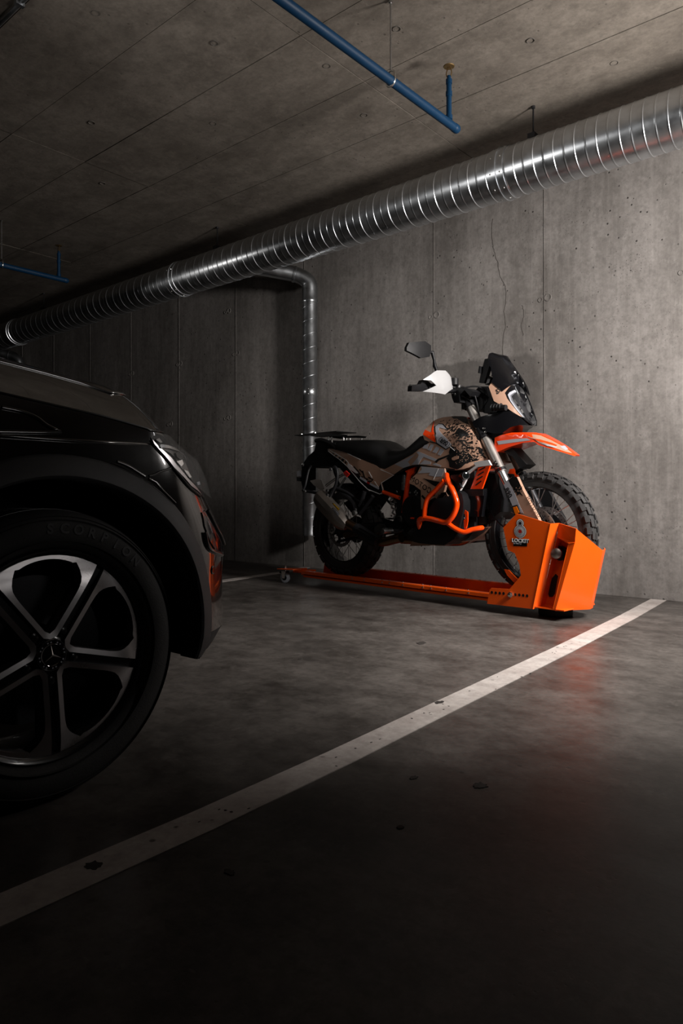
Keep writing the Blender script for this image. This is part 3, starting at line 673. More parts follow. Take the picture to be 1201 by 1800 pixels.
plate('amber_reflector', am, -.150, .006, 'amber', bike); plate('reflector_frame', [(1.455,0.598),(1.491,0.607),(1.512,0.56),(1.474,0.546)], -.148, .006, 'black', bike)
wp = [(1.325,0.85),(1.365,0.794)]; dw = Vector((wp[1][0]-wp[0][0], 0, wp[1][1]-wp[0][1]))
text_mesh('fork_lettering', 'W', .040, 'vblack', bike, frame_mtx((wp[0][0]+dw.x*.28, -.1345, wp[0][1]+dw.z*.28), dw, (-dw.z, 0, dw.x)), bold=.0014, shear=.3)
text_mesh('fork_lettering', 'P', .040, 'red', bike, frame_mtx((wp[0][0]+dw.x*.78, -.1345, wp[0][1]+dw.z*.78), dw, (-dw.z, 0, dw.x)), bold=.0012, shear=.3)
tube('brake_hose', [(1.33, -.09, .80)]+[(x, -.10, z) for x, z in [(1.337,0.721),(1.319,0.688),(1.288,0.638),(1.283,0.585),(1.31,0.529),(1.37,0.479)]], .0035, 'black', bike, 8, 6)
for s in (-1, 1): plate('brake_caliper', [(1.43, .44), (1.47, .42), (1.50, .53), (1.46, .56)], s*.066-.03, .06, 'black', bike)
# ---------------- front fender
fen = [(1.31,0.988),(1.358,1.002),(1.411,1.011),(1.48,1.008),(1.547,1.004),(1.577,0.991),(1.63,0.964),(1.682,0.935),(1.731,0.902),(1.77,0.873),(1.763,0.867),(1.726,0.881),(1.678,0.898),(1.626,0.915),(1.573,0.933),(1.551,0.952),(1.485,0.95),(1.44,0.939),(1.394,0.928),(1.323,0.904),(1.307,0.932)]
fe = solid('front_fender', fen, fender_y, 'korange', bike)
plate('fender_graphic', [(1.326,0.966),(1.428,0.973),(1.507,0.974),(1.529,0.961),(1.485,0.958),(1.417,0.953),(1.335,0.946)], fender_y, .001, 'grey', fe, off=.0012, maxlen=.03)
plate('fender_graphic', [(1.513,0.983),(1.533,0.995),(1.575,0.986),(1.633,0.957),(1.711,0.913),(1.749,0.883),(1.723,0.89),(1.676,0.908),(1.626,0.928),(1.573,0.948),(1.551,0.965)], fender_y, .001, 'tan', fe, off=.0012, maxlen=.03)
plate('fender_graphic', [(1.54,0.971),(1.58,0.964),(1.638,0.944),(1.668,0.93),(1.666,0.924),(1.623,0.939),(1.573,0.956)], fender_y, .001, 'korange', fe, off=.002, maxlen=.03)
plate('fender_graphic', [(1.586,0.943),(1.61,0.939),(1.672,0.919),(1.669,0.915),(1.626,0.925)], fender_y, .001, 'grey', fe, off=.002, maxlen=.03)
plate('fender_graphic', [(1.682,0.924),(1.702,0.926),(1.723,0.907),(1.715,0.9),(1.694,0.913)], fender_y, .001, 'grey', fe, off=.002, maxlen=.03)
mg = [(1.294,0.934),(1.379,0.942),(1.487,0.831),(1.447,0.808),(1.399,0.875)]
plate('mud_guard', mg, -.05, .10, 'black', bike)
# ---------------- lamp mask, screen and cowl
cow = [(1.186,1.083),(1.243,1.109),(1.345,1.127),(1.406,1.131),(1.46,1.1),(1.488,1.082),(1.522,1.063),(1.521,1.047),(1.501,1.048),(1.455,1.051),(1.411,1.038),(1.372,1.008),(1.329,1.007),(1.273,1.023),(1.237,1.036),(1.206,1.049)]
solid('nose_cowl', cow, cowl_y, 'gblack', bike)
mask_pts = [(1.296,1.303),(1.358,1.268),(1.393,1.287),(1.41,1.299),(1.447,1.254),(1.465,1.217),(1.489,1.162),(1.507,1.117),(1.522,1.074),(1.521,1.053),(1.511,1.048),(1.472,1.09),(1.456,1.102),(1.415,1.133),(1.369,1.173),(1.355,1.173),(1.325,1.192),(1.284,1.279)]
mk_ = solid('lamp_mask', mask_pts, lambda x, z: mask_y(x, z)+.002, 'black', bike)
plate('side_panel', [(1.296,1.303),(1.361,1.248),(1.394,1.284),(1.376,1.238),(1.393,1.203),(1.472,1.092),(1.456,1.102),(1.415,1.133),(1.369,1.173),(1.355,1.173),(1.325,1.192),(1.284,1.279)], mask_y, .004, 'tan', bike, both=True, off=.003, maxlen=.03)
hl = plate('headlight_frame', [(1.394,1.283),(1.412,1.293),(1.45,1.24),(1.489,1.156),(1.516,1.064),(1.51,1.048),(1.473,1.09),(1.393,1.203),(1.376,1.237)], mask_y, .004, 'gblack', bike, off=.0045, both=True, maxlen=.02)
plate('light_guide', [(1.391,1.225),(1.396,1.239),(1.414,1.254),(1.422,1.242),(1.409,1.216),(1.419,1.194),(1.449,1.146),(1.48,1.091),(1.472,1.095),(1.441,1.138),(1.41,1.186)], mask_y, .002, 'drl', bike, both=True, off=.0065, maxlen=.02)
plate('reflector_bowl', [(1.41,1.213),(1.423,1.239),(1.442,1.211),(1.467,1.168),(1.504,1.069),(1.493,1.079),(1.47,1.125),(1.443,1.166),(1.421,1.194)], mask_y, .002, 'dark_metal', bike, both=True, off=.006, maxlen=.02)
for pp in ([(530,770),(560,740),(620,840),(590,850)], [(620,900),(660,885),(690,940),(650,950)], [(680,960),(720,950),(750,1030),(715,1035)], [(600,640),(640,630),(700,730),(680,740)]):
    plate('lamp_cell', [(1.422,1.191),(1.426,1.199),(1.442,1.171),(1.437,1.169),(1.445,1.155),(1.451,1.159),(1.458,1.144),(1.452,1.141),(1.458,1.138),(1.464,1.141),(1.472,1.119),(1.467,1.118),(1.427,1.227),(1.432,1.231),(1.447,1.203),(1.445,1.2)][{530:0,620:4,680:8,600:12}[pp[0][0]]:{530:4,620:8,680:12,600:16}[pp[0][0]]], mask_y, .002, 'mid_metal', bike, off=.0085, maxlen=.02)
plate('lamp_lens', [(1.406,1.222),(1.42,1.241),(1.443,1.214),(1.467,1.168),(1.508,1.058),(1.493,1.076),(1.481,1.089),(1.446,1.146),(1.415,1.194)], mask_y, .0015, 'lens', bike, off=.0115, maxlen=.02)
ac = [(1.327,1.257),(1.334,1.261)]
text_mesh('lettering', 'AD', .034, 'vblack', bike, frame_mtx((ac[0][0]+.012, mask_y(*ac[0])-.006, ac[0][1]-.014), (.55, .1, .8), (-.8, 0, .55)), bold=.0012)
scr = [(1.248,1.471),(1.247,1.483),(1.255,1.489),(1.328,1.464),(1.353,1.425),(1.385,1.383),(1.41,1.347),(1.435,1.312),(1.459,1.271),(1.476,1.219),(1.435,1.272),(1.416,1.294),(1.395,1.282),(1.361,1.246),(1.296,1.305),(1.303,1.327),(1.287,1.368),(1.282,1.391),(1.267,1.407)]
sc_ = plate('windscreen', scr, screen_y, .004, 'smoke', bike, both=True, off=.008, maxlen=.03)
plate('screen_support', [(1.229,1.45),(1.252,1.451),(1.26,1.404),(1.249,1.375),(1.225,1.31),(1.189,1.317),(1.203,1.376)], -.08, .03, 'black', bike)
plate('support_knob', [(1.203,1.411),(1.214,1.408),(1.208,1.367),(1.195,1.371)], -.10, .03, 'black', bike)
plate('instrument_panel', [(1.228,1.333),(1.255,1.35),(1.265,1.343),(1.253,1.311),(1.222,1.304)], -.07, .14, 'gblack', bike)
plate('panel_stay', [(1.186,1.296),(1.258,1.288),(1.284,1.197),(1.348,1.169),(1.304,1.135),(1.219,1.137),(1.165,1.22),(1.159,1.276)], -.075, .15, 'black', bike)
tube('indicator_stalk', bike_line([(1.313,1.156),(1.407,1.147)], -.13), .017, 'black', bike, 12, 0)
for k in range(4):
    q = [(1.316,1.155),(1.395,1.148)]; f_ = k/4; lathe('boot_ring', [(.017, -.004), (.021, 0), (.017, .004)], (q[0][0]+(q[1][0]-q[0][0])*f_, -.13, q[0][1]), (1, 0, 0), 'black', bike, 14)
# ---------------- handlebar
tube('handlebar', [(1.03, .40, 1.285), (1.07, .28, 1.29), (1.11, .12, 1.285), (1.125, .04, 1.25), (1.125, -.04, 1.25), (1.11, -.12, 1.285), (1.06, -.28, 1.285), (1.0, -.43, 1.272)], .0125, 'black', bike, 14, 5)
MB().box(1.09, 1.16, -.06, .06, 1.19, 1.27).build('bar_clamp', 'black', bike)
for s, bx in ((-1, 1.0), (1, 1.03)):
    tube('grip', [(bx+.055, s*.31, 1.285), (bx+.03, s*.37, 1.28), (bx-.004, s*.445, 1.27)], .018, 'rubber', bike, 14, 3)
    lathe('bar_end', [(.012, 0), (.019, .004), (.019, .02), (.012, .026), (.006, .026), (.005, .02)], (bx-.004, s*.445, 1.27), (-.3, s*.95, -.05), 'black' if s > 0 else 'mid_metal', bike, 16)
    tube('lever', [(bx+.09, s*.20, 1.27), (bx+.10, s*.28, 1.275), (bx+.075, s*.40, 1.265)], .006, 'dark_metal', bike, 8, 4)
    rbox('switch_housing', bx+.045, bx+.095, *sorted((s*.205, s*.265)), 1.255, 1.315, 'black', bike)
    MB().lathe([(.024, -.02), (.026, -.018), (.026, .018), (.022, .02)], (bx+.10, s*.20, 1.32), (0, 0, 1), 16).build('fluid_reservoir', 'black', bike, 40)
hgx = 1.075
hg = [(-0.467,1.303),(-0.394,1.352),(-0.367,1.365),(-0.281,1.375),(-0.243,1.357),(-0.207,1.33),(-0.155,1.311),(-0.186,1.284),(-0.264,1.258),(-0.305,1.234),(-0.463,1.238),(-0.387,1.276),(-0.421,1.302)]
hb_ = [(-0.532,1.266),(-0.457,1.284),(-0.431,1.31),(-0.384,1.309),(-0.349,1.284),(-0.424,1.247),(-0.522,1.239)]
def guard(name, pts, xf, th, m, s):
    bm = fill([(p[0], p[1]) for p in clean(pts)], .04); bm.verts.index_update(); n = len(bm.verts)
    V = [(xf(v.co.x, v.co.z), s*v.co.x, v.co.z) for v in bm.verts]+[(xf(v.co.x, v.co.z)-th, s*v.co.x, v.co.z) for v in bm.verts]
    F = [tuple(v.index for v in f.verts) for f in bm.faces]; F += [tuple(i+n for i in f[::-1]) for f in F]
    for e in bm.edges:
        if len(e.link_faces) == 1: a, b = e.verts[0].index, e.verts[1].index; F.append((a, b, b+n, a+n))
    bm.free(); return mk(name, V, F, m, bike, 40)
gx = lambda y, z: 1.075+.05*(1-min(1, abs((y+.33)/.16))**2)-.9*(z-1.29)**2*3
for s in (1, -1):
    guard('hand_guard', hg, gx, .004, 'guardwhite', s)
    guard('guard_end', hb_, lambda y, z: 1.045+.02*(1-min(1, abs((z-1.28)/.05))**2), .03, 'black', s)
    tube('guard_arm', [(1.045, s*-.44, 1.275), (1.075, s*-.36, 1.255), (1.10, s*-.24, 1.262), (1.10, s*-.16, 1.28)], .009, 'black', bike, 8, 4)
# mirror
mp = [(-0.515,1.488),(-0.499,1.518),(-0.38,1.541),(-0.329,1.523),(-0.329,1.488),(-0.343,1.456),(-0.413,1.44),(-0.515,1.471)]
for s in (1, -1):
    mm = guard('mirror', mp, lambda y, z: 1.035-.25*((y+.36)**2+(z-1.49)**2)*4, .018, 'black', s)
    ar = [(-0.338,1.483),(-0.314,1.487),(-0.296,1.439),(-0.293,1.413),(-0.272,1.38)]
    tube('mirror_arm', [(1.02, s*p[0], p[1]) for p in ar[:1]]+[(1.03, s*p[0], p[1]) for p in ar[1:]]+[(1.06, s*-.235, 1.29)], [.010, .012, .008, .012, .009, .008][:len(ar)+1], 'black', bike, 10, 0)
# controls in front of the bar
plate('brake_reservoir', [(1.063,1.287),(1.091,1.306),(1.129,1.288),(1.189,1.273),(1.226,1.251),(1.204,1.227),(1.167,1.266),(1.129,1.24),(1.135,1.199),(1.091,1.199),(1.077,1.227)], -.19, .09, 'black', bike)
plate('ignition_housing', [(1.08,1.278),(1.157,1.261),(1.2,1.287),(1.237,1.279),(1.248,1.207),(1.205,1.158),(1.157,1.153),(1.124,1.219)], -.08, .16, 'black', bike)
for (a, c) in [(1.144,1.288),(1.105,1.246)]: lathe('clamp_screw', [(.009, 0), (.009, .006), (.004, .008)], (a, -.20, c), (0, -1, 0), 'steel', bike, 8)
# cables
for (a, b, c) in (((1.10, -.2, 1.27), (1.22, -.1, 1.28), (1.25, -.03, 1.1)), ((1.10, .2, 1.27), (1.24, .1, 1.28), (1.24, .02, 1.05)), ((1.09, -.18, 1.26), (1.20, -.15, 1.25), (1.20, -.06, 1.0)), ((1.08, -.2, 1.255), (1.16, -.13, 1.21), (1.12, -.05, 1.1))):
    tube('cable', [a, b, c], .005, 'black', bike, 8, 8)
# ---------------- tank, side panels, seat, tail
tk = [(0.83,1.064),(0.836,1.092),(0.839,1.12),(0.86,1.134),(0.897,1.142),(0.984,1.142),(1.055,1.134),(1.09,1.124),(1.172,1.05),(1.23,0.968),(1.276,0.865),(1.291,0.86),(1.29,0.849),(1.226,0.846),(1.181,0.82),(1.144,0.81),(1.087,0.805),(1.004,0.817),(0.829,0.845)] + [(0.828,0.842),(0.754,0.841),(0.672,0.826),(0.569,0.789),(0.516,0.806),(0.468,0.827),(0.573,0.857),(0.754,0.912),(0.9,0.98),(0.858,0.996),(0.842,1.029)]
tank = solid('fuel_tank', tk, tank_y, 'tan', bike, maxlen=.035)
def tdec(name, pts, m, off=.0012): return plate(name, pts, tank_y, .0012, m, tank, off=off, maxlen=.03)
# black upper splatter fields on the tank
tdec('tank_graphic', [(1.091,1.027),(1.09,1.046),(1.11,1.049),(1.136,1.041),(1.173,1.018),(1.181,1.009),(1.164,1.001),(1.146,1.004),(1.131,0.994),(1.116,1.008)], 'vblack')
tdec('tank_graphic', [(1.061,0.948),(1.083,0.943),(1.105,0.928),(1.126,0.91),(1.146,0.922),(1.164,0.909),(1.186,0.895),(1.198,0.873),(1.222,0.872),(1.23,0.859),(1.164,0.845),(1.135,0.821),(1.104,0.809),(1.049,0.824),(1.044,0.855),(1.027,0.878),(1.05,0.895),(1.044,0.913)], 'vblack')
tdec('tank_graphic', [(1.066,0.877),(1.089,0.887),(1.118,0.888),(1.116,0.871),(1.083,0.863),(1.069,0.866)], 'tan', .0026)
tdec('tank_graphic', [(0.955,1.142),(1.055,1.134),(1.09,1.124),(1.154,1.07),(1.099,1.089),(1.024,1.12),(0.993,1.123)], 'vblack')
for (xa, ya) in ((490,405),(520,440),(545,470),(600,400),(625,430),(735,495),(760,540),(785,590),(640,455)):
    pass
chev = [(1.105,0.977),(1.136,0.978),(1.146,0.949),(1.186,0.949),(1.126,0.976),(1.159,0.975),(1.166,0.961),(1.202,0.96),(1.218,0.933),(1.233,0.933),(1.237,0.902),(1.255,0.893),(1.23,0.933),(1.244,0.924),(1.248,0.889),(1.266,0.871),(1.138,0.938),(1.15,0.955),(1.173,0.935),(1.19,0.938)]
for k in range(5): tdec('tread_print', strip(chev[4*k:4*k+4], .008), 'vblack', .0014)
st = [(0.928,1.123),(0.932,1.136),(0.974,1.124),(0.977,1.104),(0.975,1.091),(0.981,1.076),(1.011,1.061),(1.021,1.073),(1.03,1.084),(1.03,1.099),(1.046,1.103),(1.055,1.056),(1.079,1.042),(1.072,1.062),(1.072,1.081),(1.045,1.035),(1.066,1.015),(1.017,1.046),(1.17,1.046),(1.12,1.063),(1.159,1.032)]
random.seed(5)
s2 = [(1.136,0.918),(1.164,0.926),(1.186,0.921),(1.206,0.899),(1.214,0.881),(1.19,0.873),(1.155,0.882),(1.116,0.937),(1.089,0.951),(1.072,0.97),(1.146,0.892),(1.181,0.89),(1.173,0.908),(1.164,0.865),(1.136,0.852),(1.198,0.934),(1.222,0.907)]
s3 = [(1.1,1.013),(1.126,0.985),(1.15,0.997),(1.068,1.029),(1.181,1.022),(1.164,1.01),(1.085,1.037),(1.13,1.034),(1.104,1.05),(1.055,1.063),(1.146,1.019),(1.198,0.986),(1.173,0.992)]
def speckle(seeds, n, dx, dz, q0, q1, m, off):
    b = MB()
    for (x, z) in seeds:
        for k in range(n):
            cx, cz = x+random.gauss(0, dx), z+random.gauss(0, dz); q = random.uniform(q0, q1)
            if cz > 1.118 or cx > 1.30: continue
            a0 = random.uniform(0, 360); P = [(cx+q*random.uniform(.45, 1.15)*math.cos(R(a+a0)), cz+q*random.uniform(.45, 1.15)*math.sin(R(a+a0))) for a in range(0, 360, 60)]
            b.add([(p[0], tank_y(*p)-off, p[1]) for p in P]+[(p[0], tank_y(*p)-off+.0006, p[1]) for p in P], [tuple(range(6)), tuple(range(6, 12))[::-1]]+[(i, (i+1) % 6, (i+1) % 6+6, i+6) for i in range(6)])
    o = b.build('splatter_print', m, tank); o['kind'] = 'stuff'; return o
speckle(st, 6, .016, .010, .002, .007, 'vblack', .0016)
speckle(s3, 9, .022, .015, .002, .008, 'vblack', .0018)
speckle(s2, 14, .022, .014, .0015, .006, 'vblack', .0020)
speckle(s2, 6, .024, .014, .0015, .004, 'tan', .0030)
# orange corner, grey 890 blade
tdec('tank_corner', [(0.834,1.062),(0.84,1.032),(0.941,0.976),(0.944,0.991),(0.928,1.029)], 'korange', .002)
tdec('tank_corner', [(0.851,1.114),(0.856,1.116),(0.944,0.977),(0.93,1.028)], 'korange', .002)
bl = tdec('number_blade', [(0.892,1.083),(0.911,1.094),(0.945,1.089),(0.985,1.068),(1.021,1.049),(0.978,1.059),(0.94,1.069),(0.943,1.057),(0.991,1.024),(1.033,0.99),(1.066,0.955),(1.024,0.932),(0.953,0.972),(0.95,0.99),(0.943,1.028)], 'grey', .0025)
tdec('blade_edge', strip([(0.898,1.077),(0.908,1.097),(0.946,1.091),(1.02,1.05)], .005), 'vblack', .003)
tdec('blade_edge', strip([(0.892,1.083),(0.944,1.027),(0.954,0.972),(1.024,0.931)], .005), 'vblack', .003)
b8 = [(0.978,0.991),(1.049,0.956)]; db = Vector((b8[1][0]-b8[0][0], 0, b8[1][1]-b8[0][1])); bc_ = ((b8[0][0]+b8[1][0])/2, (b8[0][1]+b8[1][1])/2)
tdec('number_box', [(0.99,1.007),(1.056,0.962),(1.035,0.941),(0.969,0.987)], 'vblack', .0032)
tdec('number_box', [(0.991,1.003),(1.052,0.962),(1.034,0.945),(0.973,0.987)], 'grey', .0038)
text_mesh('number_print', '890', .038, 'vblack', tank, frame_mtx((bc_[0]-.002, tank_y(*bc_)-.0052, bc_[1]-.001), db, (-db.z, 0, db.x)), bold=.001)
tdec('shroud_seam', strip([(0.9,0.982),(0.944,0.973),(1.024,0.931),(1.055,0.944),(1.089,0.923)], .006), 'vblack', .0034)
tdec('painted_glint', strip([(1.055,0.945),(1.089,0.92)], .003), 'white', .0045)  # white strip painted as a glint on the shroud
# big grey letter shapes on the side panel
for pp in ([(0.577,0.857),(0.79,0.914),(0.761,0.9),(0.71,0.867),(0.734,0.845),(0.673,0.828)],
           [(0.747,0.848),(0.805,0.891),(0.813,0.906),(0.79,0.925),(0.81,0.928),(0.953,0.874),(0.954,0.858),(0.852,0.892),(0.834,0.881),(0.81,0.847)],
           [(0.84,0.946),(0.858,0.963),(0.894,0.971),(0.879,0.939)], [(0.879,0.935),(0.909,0.968),(0.932,0.962),(0.906,0.926)],
           [(0.92,0.919),(0.95,0.952),(0.976,0.941),(0.95,0.911)], [(0.958,0.904),(0.987,0.939),(1.01,0.926),(0.981,0.895)],
           [(0.819,0.848),(0.858,0.873),(0.909,0.86),(0.906,0.844)], [(0.918,0.844),(0.941,0.852),(0.987,0.835),(0.981,0.828)]):
    tdec('letter_print', pp, 'grey')
tdec('panel_arrow', [(0.938,0.859),(0.961,0.876),(1.049,0.9),(1.055,0.891),(0.97,0.867),(0.953,0.852)], 'vblack', .002)
tdec('lower_edge', strip([(0.468,0.824),(0.569,0.787),(0.672,0.826),(0.754,0.839),(0.828,0.841),(0.998,0.818),(1.087,0.807)], .010), 'vblack', .002)
plate('tank_collar', [(1.07,1.123),(1.098,1.123),(1.125,1.055),(1.131,1.019),(1.103,1.034)], -.06, .12, 'korange', bike)
# white wing and radiator grille
ww = plate('shroud_wing', [(1.246,0.843),(1.288,0.851),(1.345,0.854),(1.363,0.825),(1.272,0.818),(1.21,0.78),(1.186,0.732),(1.151,0.685),(1.175,0.746),(1.196,0.79),(1.259,0.825)], -.212, .014, 'white', bike, both=True)
gr_ = plate('radiator_grille', [(1.245,0.815),(1.324,0.824),(1.269,0.694),(1.19,0.695),(1.211,0.741),(1.229,0.78)], -.165, .012, 'korange', bike, both=True)
gsl = [(1.252,0.801),(1.293,0.817),(1.241,0.771),(1.283,0.792),(1.233,0.745),(1.275,0.766),(1.228,0.715),(1.267,0.74)]
for k in range(4): plate('grille_slot', strip(gsl[2*k:2*k+2], .007), -.1665, .001, 'vblack', gr_)
plate('radiator_shroud', [(1.136,0.694),(1.179,0.7),(1.28,0.696),(1.282,0.656),(1.262,0.536),(1.169,0.534),(1.148,0.642)], -.16, .03, 'gblack', bike, both=True)
plate('shroud_clip', [(1.147,0.694),(1.279,0.693),(1.279,0.656),(1.149,0.65)], -.166, .006, 'black', bike)
MB().box(1.16, 1.20, -.14, .14, .47, .80).build('radiator', 'dark_metal', bike)
plate('inner_mudflap', [(1.231,0.792),(1.312,0.783),(1.335,0.699),(1.357,0.639),(1.348,0.563),(1.285,0.516),(1.272,0.577),(1.249,0.692)], -.10, .20, 'black', bike)
# fog lamp on the bars
fo = [(1.216,0.769),(1.133,0.767),(1.171,0.745)]
lathe('fog_lamp', [(0, -.065), (.015, -.06), (.018, -.04), (.020, -.02), (.0235, -.010), (.024, .009), (.022, .012), (.0, .009)], (fo[0][0], -.25, fo[0][1]), (.86, -.5, 0), 'black', bike, 28)
lathe('fog_lens', [(.0, .0125), (.018, .012), (.021, .0105)], (fo[0][0], -.25, fo[0][1]), (.86, -.5, 0), 'glassdark', bike, 24)
plate('fog_bracket', [(1.092,0.775),(1.163,0.78),(1.179,0.74),(1.152,0.732),(1.169,0.702),(1.15,0.697),(1.125,0.737),(1.092,0.759)], -.225, .02, 'black', bike)
# side plate with lettering
ms_ = plate('side_cover', [(0.836,0.834),(1.02,0.817),(1.03,0.758),(1.025,0.711),(1.015,0.679),(1.072,0.609),(0.996,0.624),(0.945,0.644),(0.904,0.627),(0.855,0.575),(0.842,0.572),(0.838,0.688),(0.789,0.717),(0.745,0.732),(0.75,0.754),(0.81,0.794)], -.19, .02, 'tan', bike, both=True)
cy = -.191
plate('cover_graphic', [(0.842,0.834),(1.025,0.813),(1,0.77),(0.95,0.769),(0.899,0.78),(0.912,0.794),(0.815,0.792),(0.847,0.815)], cy, .0008, 'grey', ms_)
plate('cover_graphic', [(0.86,0.761),(0.94,0.745),(1.005,0.734),(1,0.707),(0.98,0.699),(0.925,0.723)], cy, .0008, 'vblack', ms_)
plate('cover_stripe', strip([(0.975,0.816),(0.939,0.753)], .004), cy-.0006, .0008, 'white', ms_)
lt = [(0.786,0.754),(0.968,0.652),(0.847,0.656),(0.873,0.635)]; dl_ = Vector((lt[1][0]-lt[0][0], 0, lt[1][1]-lt[0][1]))
text_mesh('lettering', 'MOTO\u0186O E', .047, 'vblack', ms_, frame_mtx(((lt[0][0]+lt[1][0])/2-.004, cy-.001, (lt[0][1]+lt[1][1])/2), dl_, (-dl_.z, 0, dl_.x)), spacing=1.08)
plate('cover_graphic', strip(lt[2:4], .014), cy, .0008, 'vblack', ms_)
cb = [(1.01,0.64),(1.03,0.66),(1.025,0.632),(1.042,0.663),(1.04,0.624),(1.055,0.66),(1.055,0.617),(1.064,0.648),(1.067,0.611),(1.073,0.628)]
for k in range(5): plate('code_bar', strip(cb[2*k:2*k+2], .004), cy-.0004, .0008, 'tan' if k else 'grey', ms_)
plate('cover_graphic', [(0.995,0.671),(1.03,0.679),(1.077,0.609),(1,0.624),(0.98,0.648)], cy, .0006, 'vblack', ms_)
# low black tank pod
lowp = [(0.934,0.574),(0.965,0.61),(0.993,0.638),(1.06,0.646),(1.118,0.665),(1.146,0.682),(1.171,0.665),(1.186,0.627),(1.186,0.578),(1.174,0.525),(1.162,0.479),(1.149,0.44),(1.125,0.405),(1.043,0.365),(0.953,0.364),(0.849,0.367),(0.696,0.386),(0.76,0.44),(0.914,0.487)]
slab('tank_pod', lowp, lowtank_y, const(-.08), 'black', bike, maxlen=.04); slab('tank_pod', lowp, const(.08), lambda x, z: -lowtank_y(x, z), 'black', bike, maxlen=.04)
sk_ = [(1.041,0.439),(1.093,0.449),(1.191,0.469),(1.254,0.476),(1.237,0.464),(1.206,0.432),(1.175,0.41),(1.14,0.391),(1.045,0.374),(0.971,0.354),(0.879,0.353)] + [(0.859,0.348),(0.698,0.337),(0.72,0.38),(0.763,0.403),(0.848,0.406)]
skid = solid('skid_plate', sk_, skid_y, 'tan', bike)
plate('skid_graphic', [(1.128,0.45),(1.191,0.467),(1.244,0.47),(1.206,0.434),(1.144,0.395),(1.097,0.386),(1.12,0.426)], skid_y, .001, 'mid_metal', skid, off=.001)
plate('header_shield', [(1.11,0.531),(1.21,0.537),(1.217,0.495),(1.196,0.483),(1.11,0.48)], -.10, .20, 'mid_metal', bike)
tube('header_pipe', [(1.08, -.03, .52), (1.10, -.03, .45), (1.06, -.03, .39), (.95, -.04, .37), (.6, -.10, .37)], .024, 'copper', bike, 14, 5)
pf = plate('tank_guard_mesh', [(1.159,0.554),(1.175,0.547),(1.175,0.528),(1.152,0.462),(1.133,0.471)], -.205, .006, 'grey', bike, both=True)
pb = [(1.165,0.547),(1.176,0.543),(1.161,0.535),(1.174,0.532),(1.156,0.524),(1.171,0.519),(1.153,0.51),(1.166,0.505),(1.148,0.497),(1.161,0.491),(1.143,0.483),(1.156,0.478)]
for k in range(6): plate('mesh_slot', strip(pb[2*k:2*k+2], .004), -.2058, .001, 'vblack', pf)
plate('bar_bracket', [(1.172,0.579),(1.205,0.563),(1.206,0.508),(1.195,0.467),(1.182,0.465),(1.178,0.515),(1.191,0.528),(1.189,0.547),(1.17,0.56)], -.212, .006, 'tube_orange', bike)
plate('bar_bracket', [(1.051,0.582),(1.068,0.589),(1.072,0.574),(1.053,0.512),(1.046,0.47),(1.033,0.47),(1.031,0.503),(1.041,0.553)], .19, .006, 'red', bike)
# crash bars
def bar(pts, y, s): return [(x, s*-yy, z) for (x, z), yy in zip(pts, y)]
m1 = [(1.044,0.777),(1.079,0.755),(1.105,0.734),(1.131,0.695),(1.153,0.65),(1.165,0.608),(1.153,0.566),(1.127,0.528),(1.088,0.502),(1.035,0.508),(0.985,0.517),(0.924,0.523)]
m2 = [(1.075,0.742),(1.016,0.691),(0.956,0.644),(0.933,0.593),(0.924,0.521)]
m3 = [(0.923,0.521),(0.887,0.512),(0.869,0.492),(0.861,0.46),(0.874,0.438),(0.9,0.433)]
m4 = [(1.095,0.494),(1.145,0.465),(1.194,0.448),(1.231,0.462),(1.272,0.473)]; m5 = [(1.172,0.465),(1.233,0.471)]
for s in (1, -1):
    tube('crash_bar', bar(m1, [.20, .24]+[.26]*10, s), .0165, 'tube_orange', bike, 14, 4)
    tube('crash_bar', bar(m2, [.26]*5, s), .0150, 'tube_orange', bike, 14, 4)
    tube('crash_bar', bar(m3, [.26, .255, .24, .22, .20, .16], s), .0170, 'tube_orange', bike, 14, 4)
    tube('crash_bar', [(x, -s*yy, z) for (x, z), yy in zip(m4, (.25, .245, .23, .21, .17))]+[(m5[0][0]+.0, -s*.09, m5[0][1]), (m5[0][0]+.02, 0, m5[0][1])], .0145, 'tube_orange', bike, 14, 4)
nb = [(0.983,0.521),(1.052,0.512),(1.047,0.505),(0.978,0.515)]; plate('bar_label', nb, -.275, .003, 'vblack', bike)
nw = [(0.994,0.518),(1.044,0.511)]
for q in dashes(nw[0], nw[1], 5, .005): plate('label_print', q, -.2757, .001, 'drl', bike)
sb = [(1.092,0.724)][0]; lathe('bar_bolt', [(.008, 0), (.008, .005), (.004, .006)], (sb[0], -.265, sb[1]), (0, -1, 0), 'zinc', bike, 8)
# frame, engine
tube('frame_tube', bike_line([(0.715,0.814),(0.704,0.764),(0.693,0.701),(0.676,0.605),(0.665,0.546)], -.15), .017, 'korange', bike, 10, 4)
tube('frame_tube', [(x, .15, z) for x, z in [(0.715,0.814),(0.704,0.764),(0.693,0.701),(0.676,0.605),(0.665,0.546)]], .017, 'korange', bike, 10, 4)
plate('frame_gusset', [(0.681,0.81),(0.763,0.837),(0.752,0.8),(0.725,0.776),(0.692,0.797)], -.155, .02, 'korange', bike, both=True)
plate('frame_gusset', [(0.7,0.766),(0.73,0.763),(0.727,0.672),(0.694,0.63),(0.681,0.588),(0.686,0.66)], -.158, .012, 'korange', bike)
for s in (-1, 1): tube('subframe_tube', [(x, s*.14, z) for x, z in [(0.477,0.68),(0.62,0.641)]], .013, 'tube_orange', bike, 12, 0)
eng = [(0.622,0.715),(0.689,0.731),(0.787,0.688),(0.819,0.59),(0.819,0.466),(0.798,0.408),(0.689,0.395),(0.564,0.394),(0.535,0.457),(0.582,0.544),(0.582,0.63)]
slab('engine_block', eng, const(-.125), const(.14), 'dark_metal', bike)
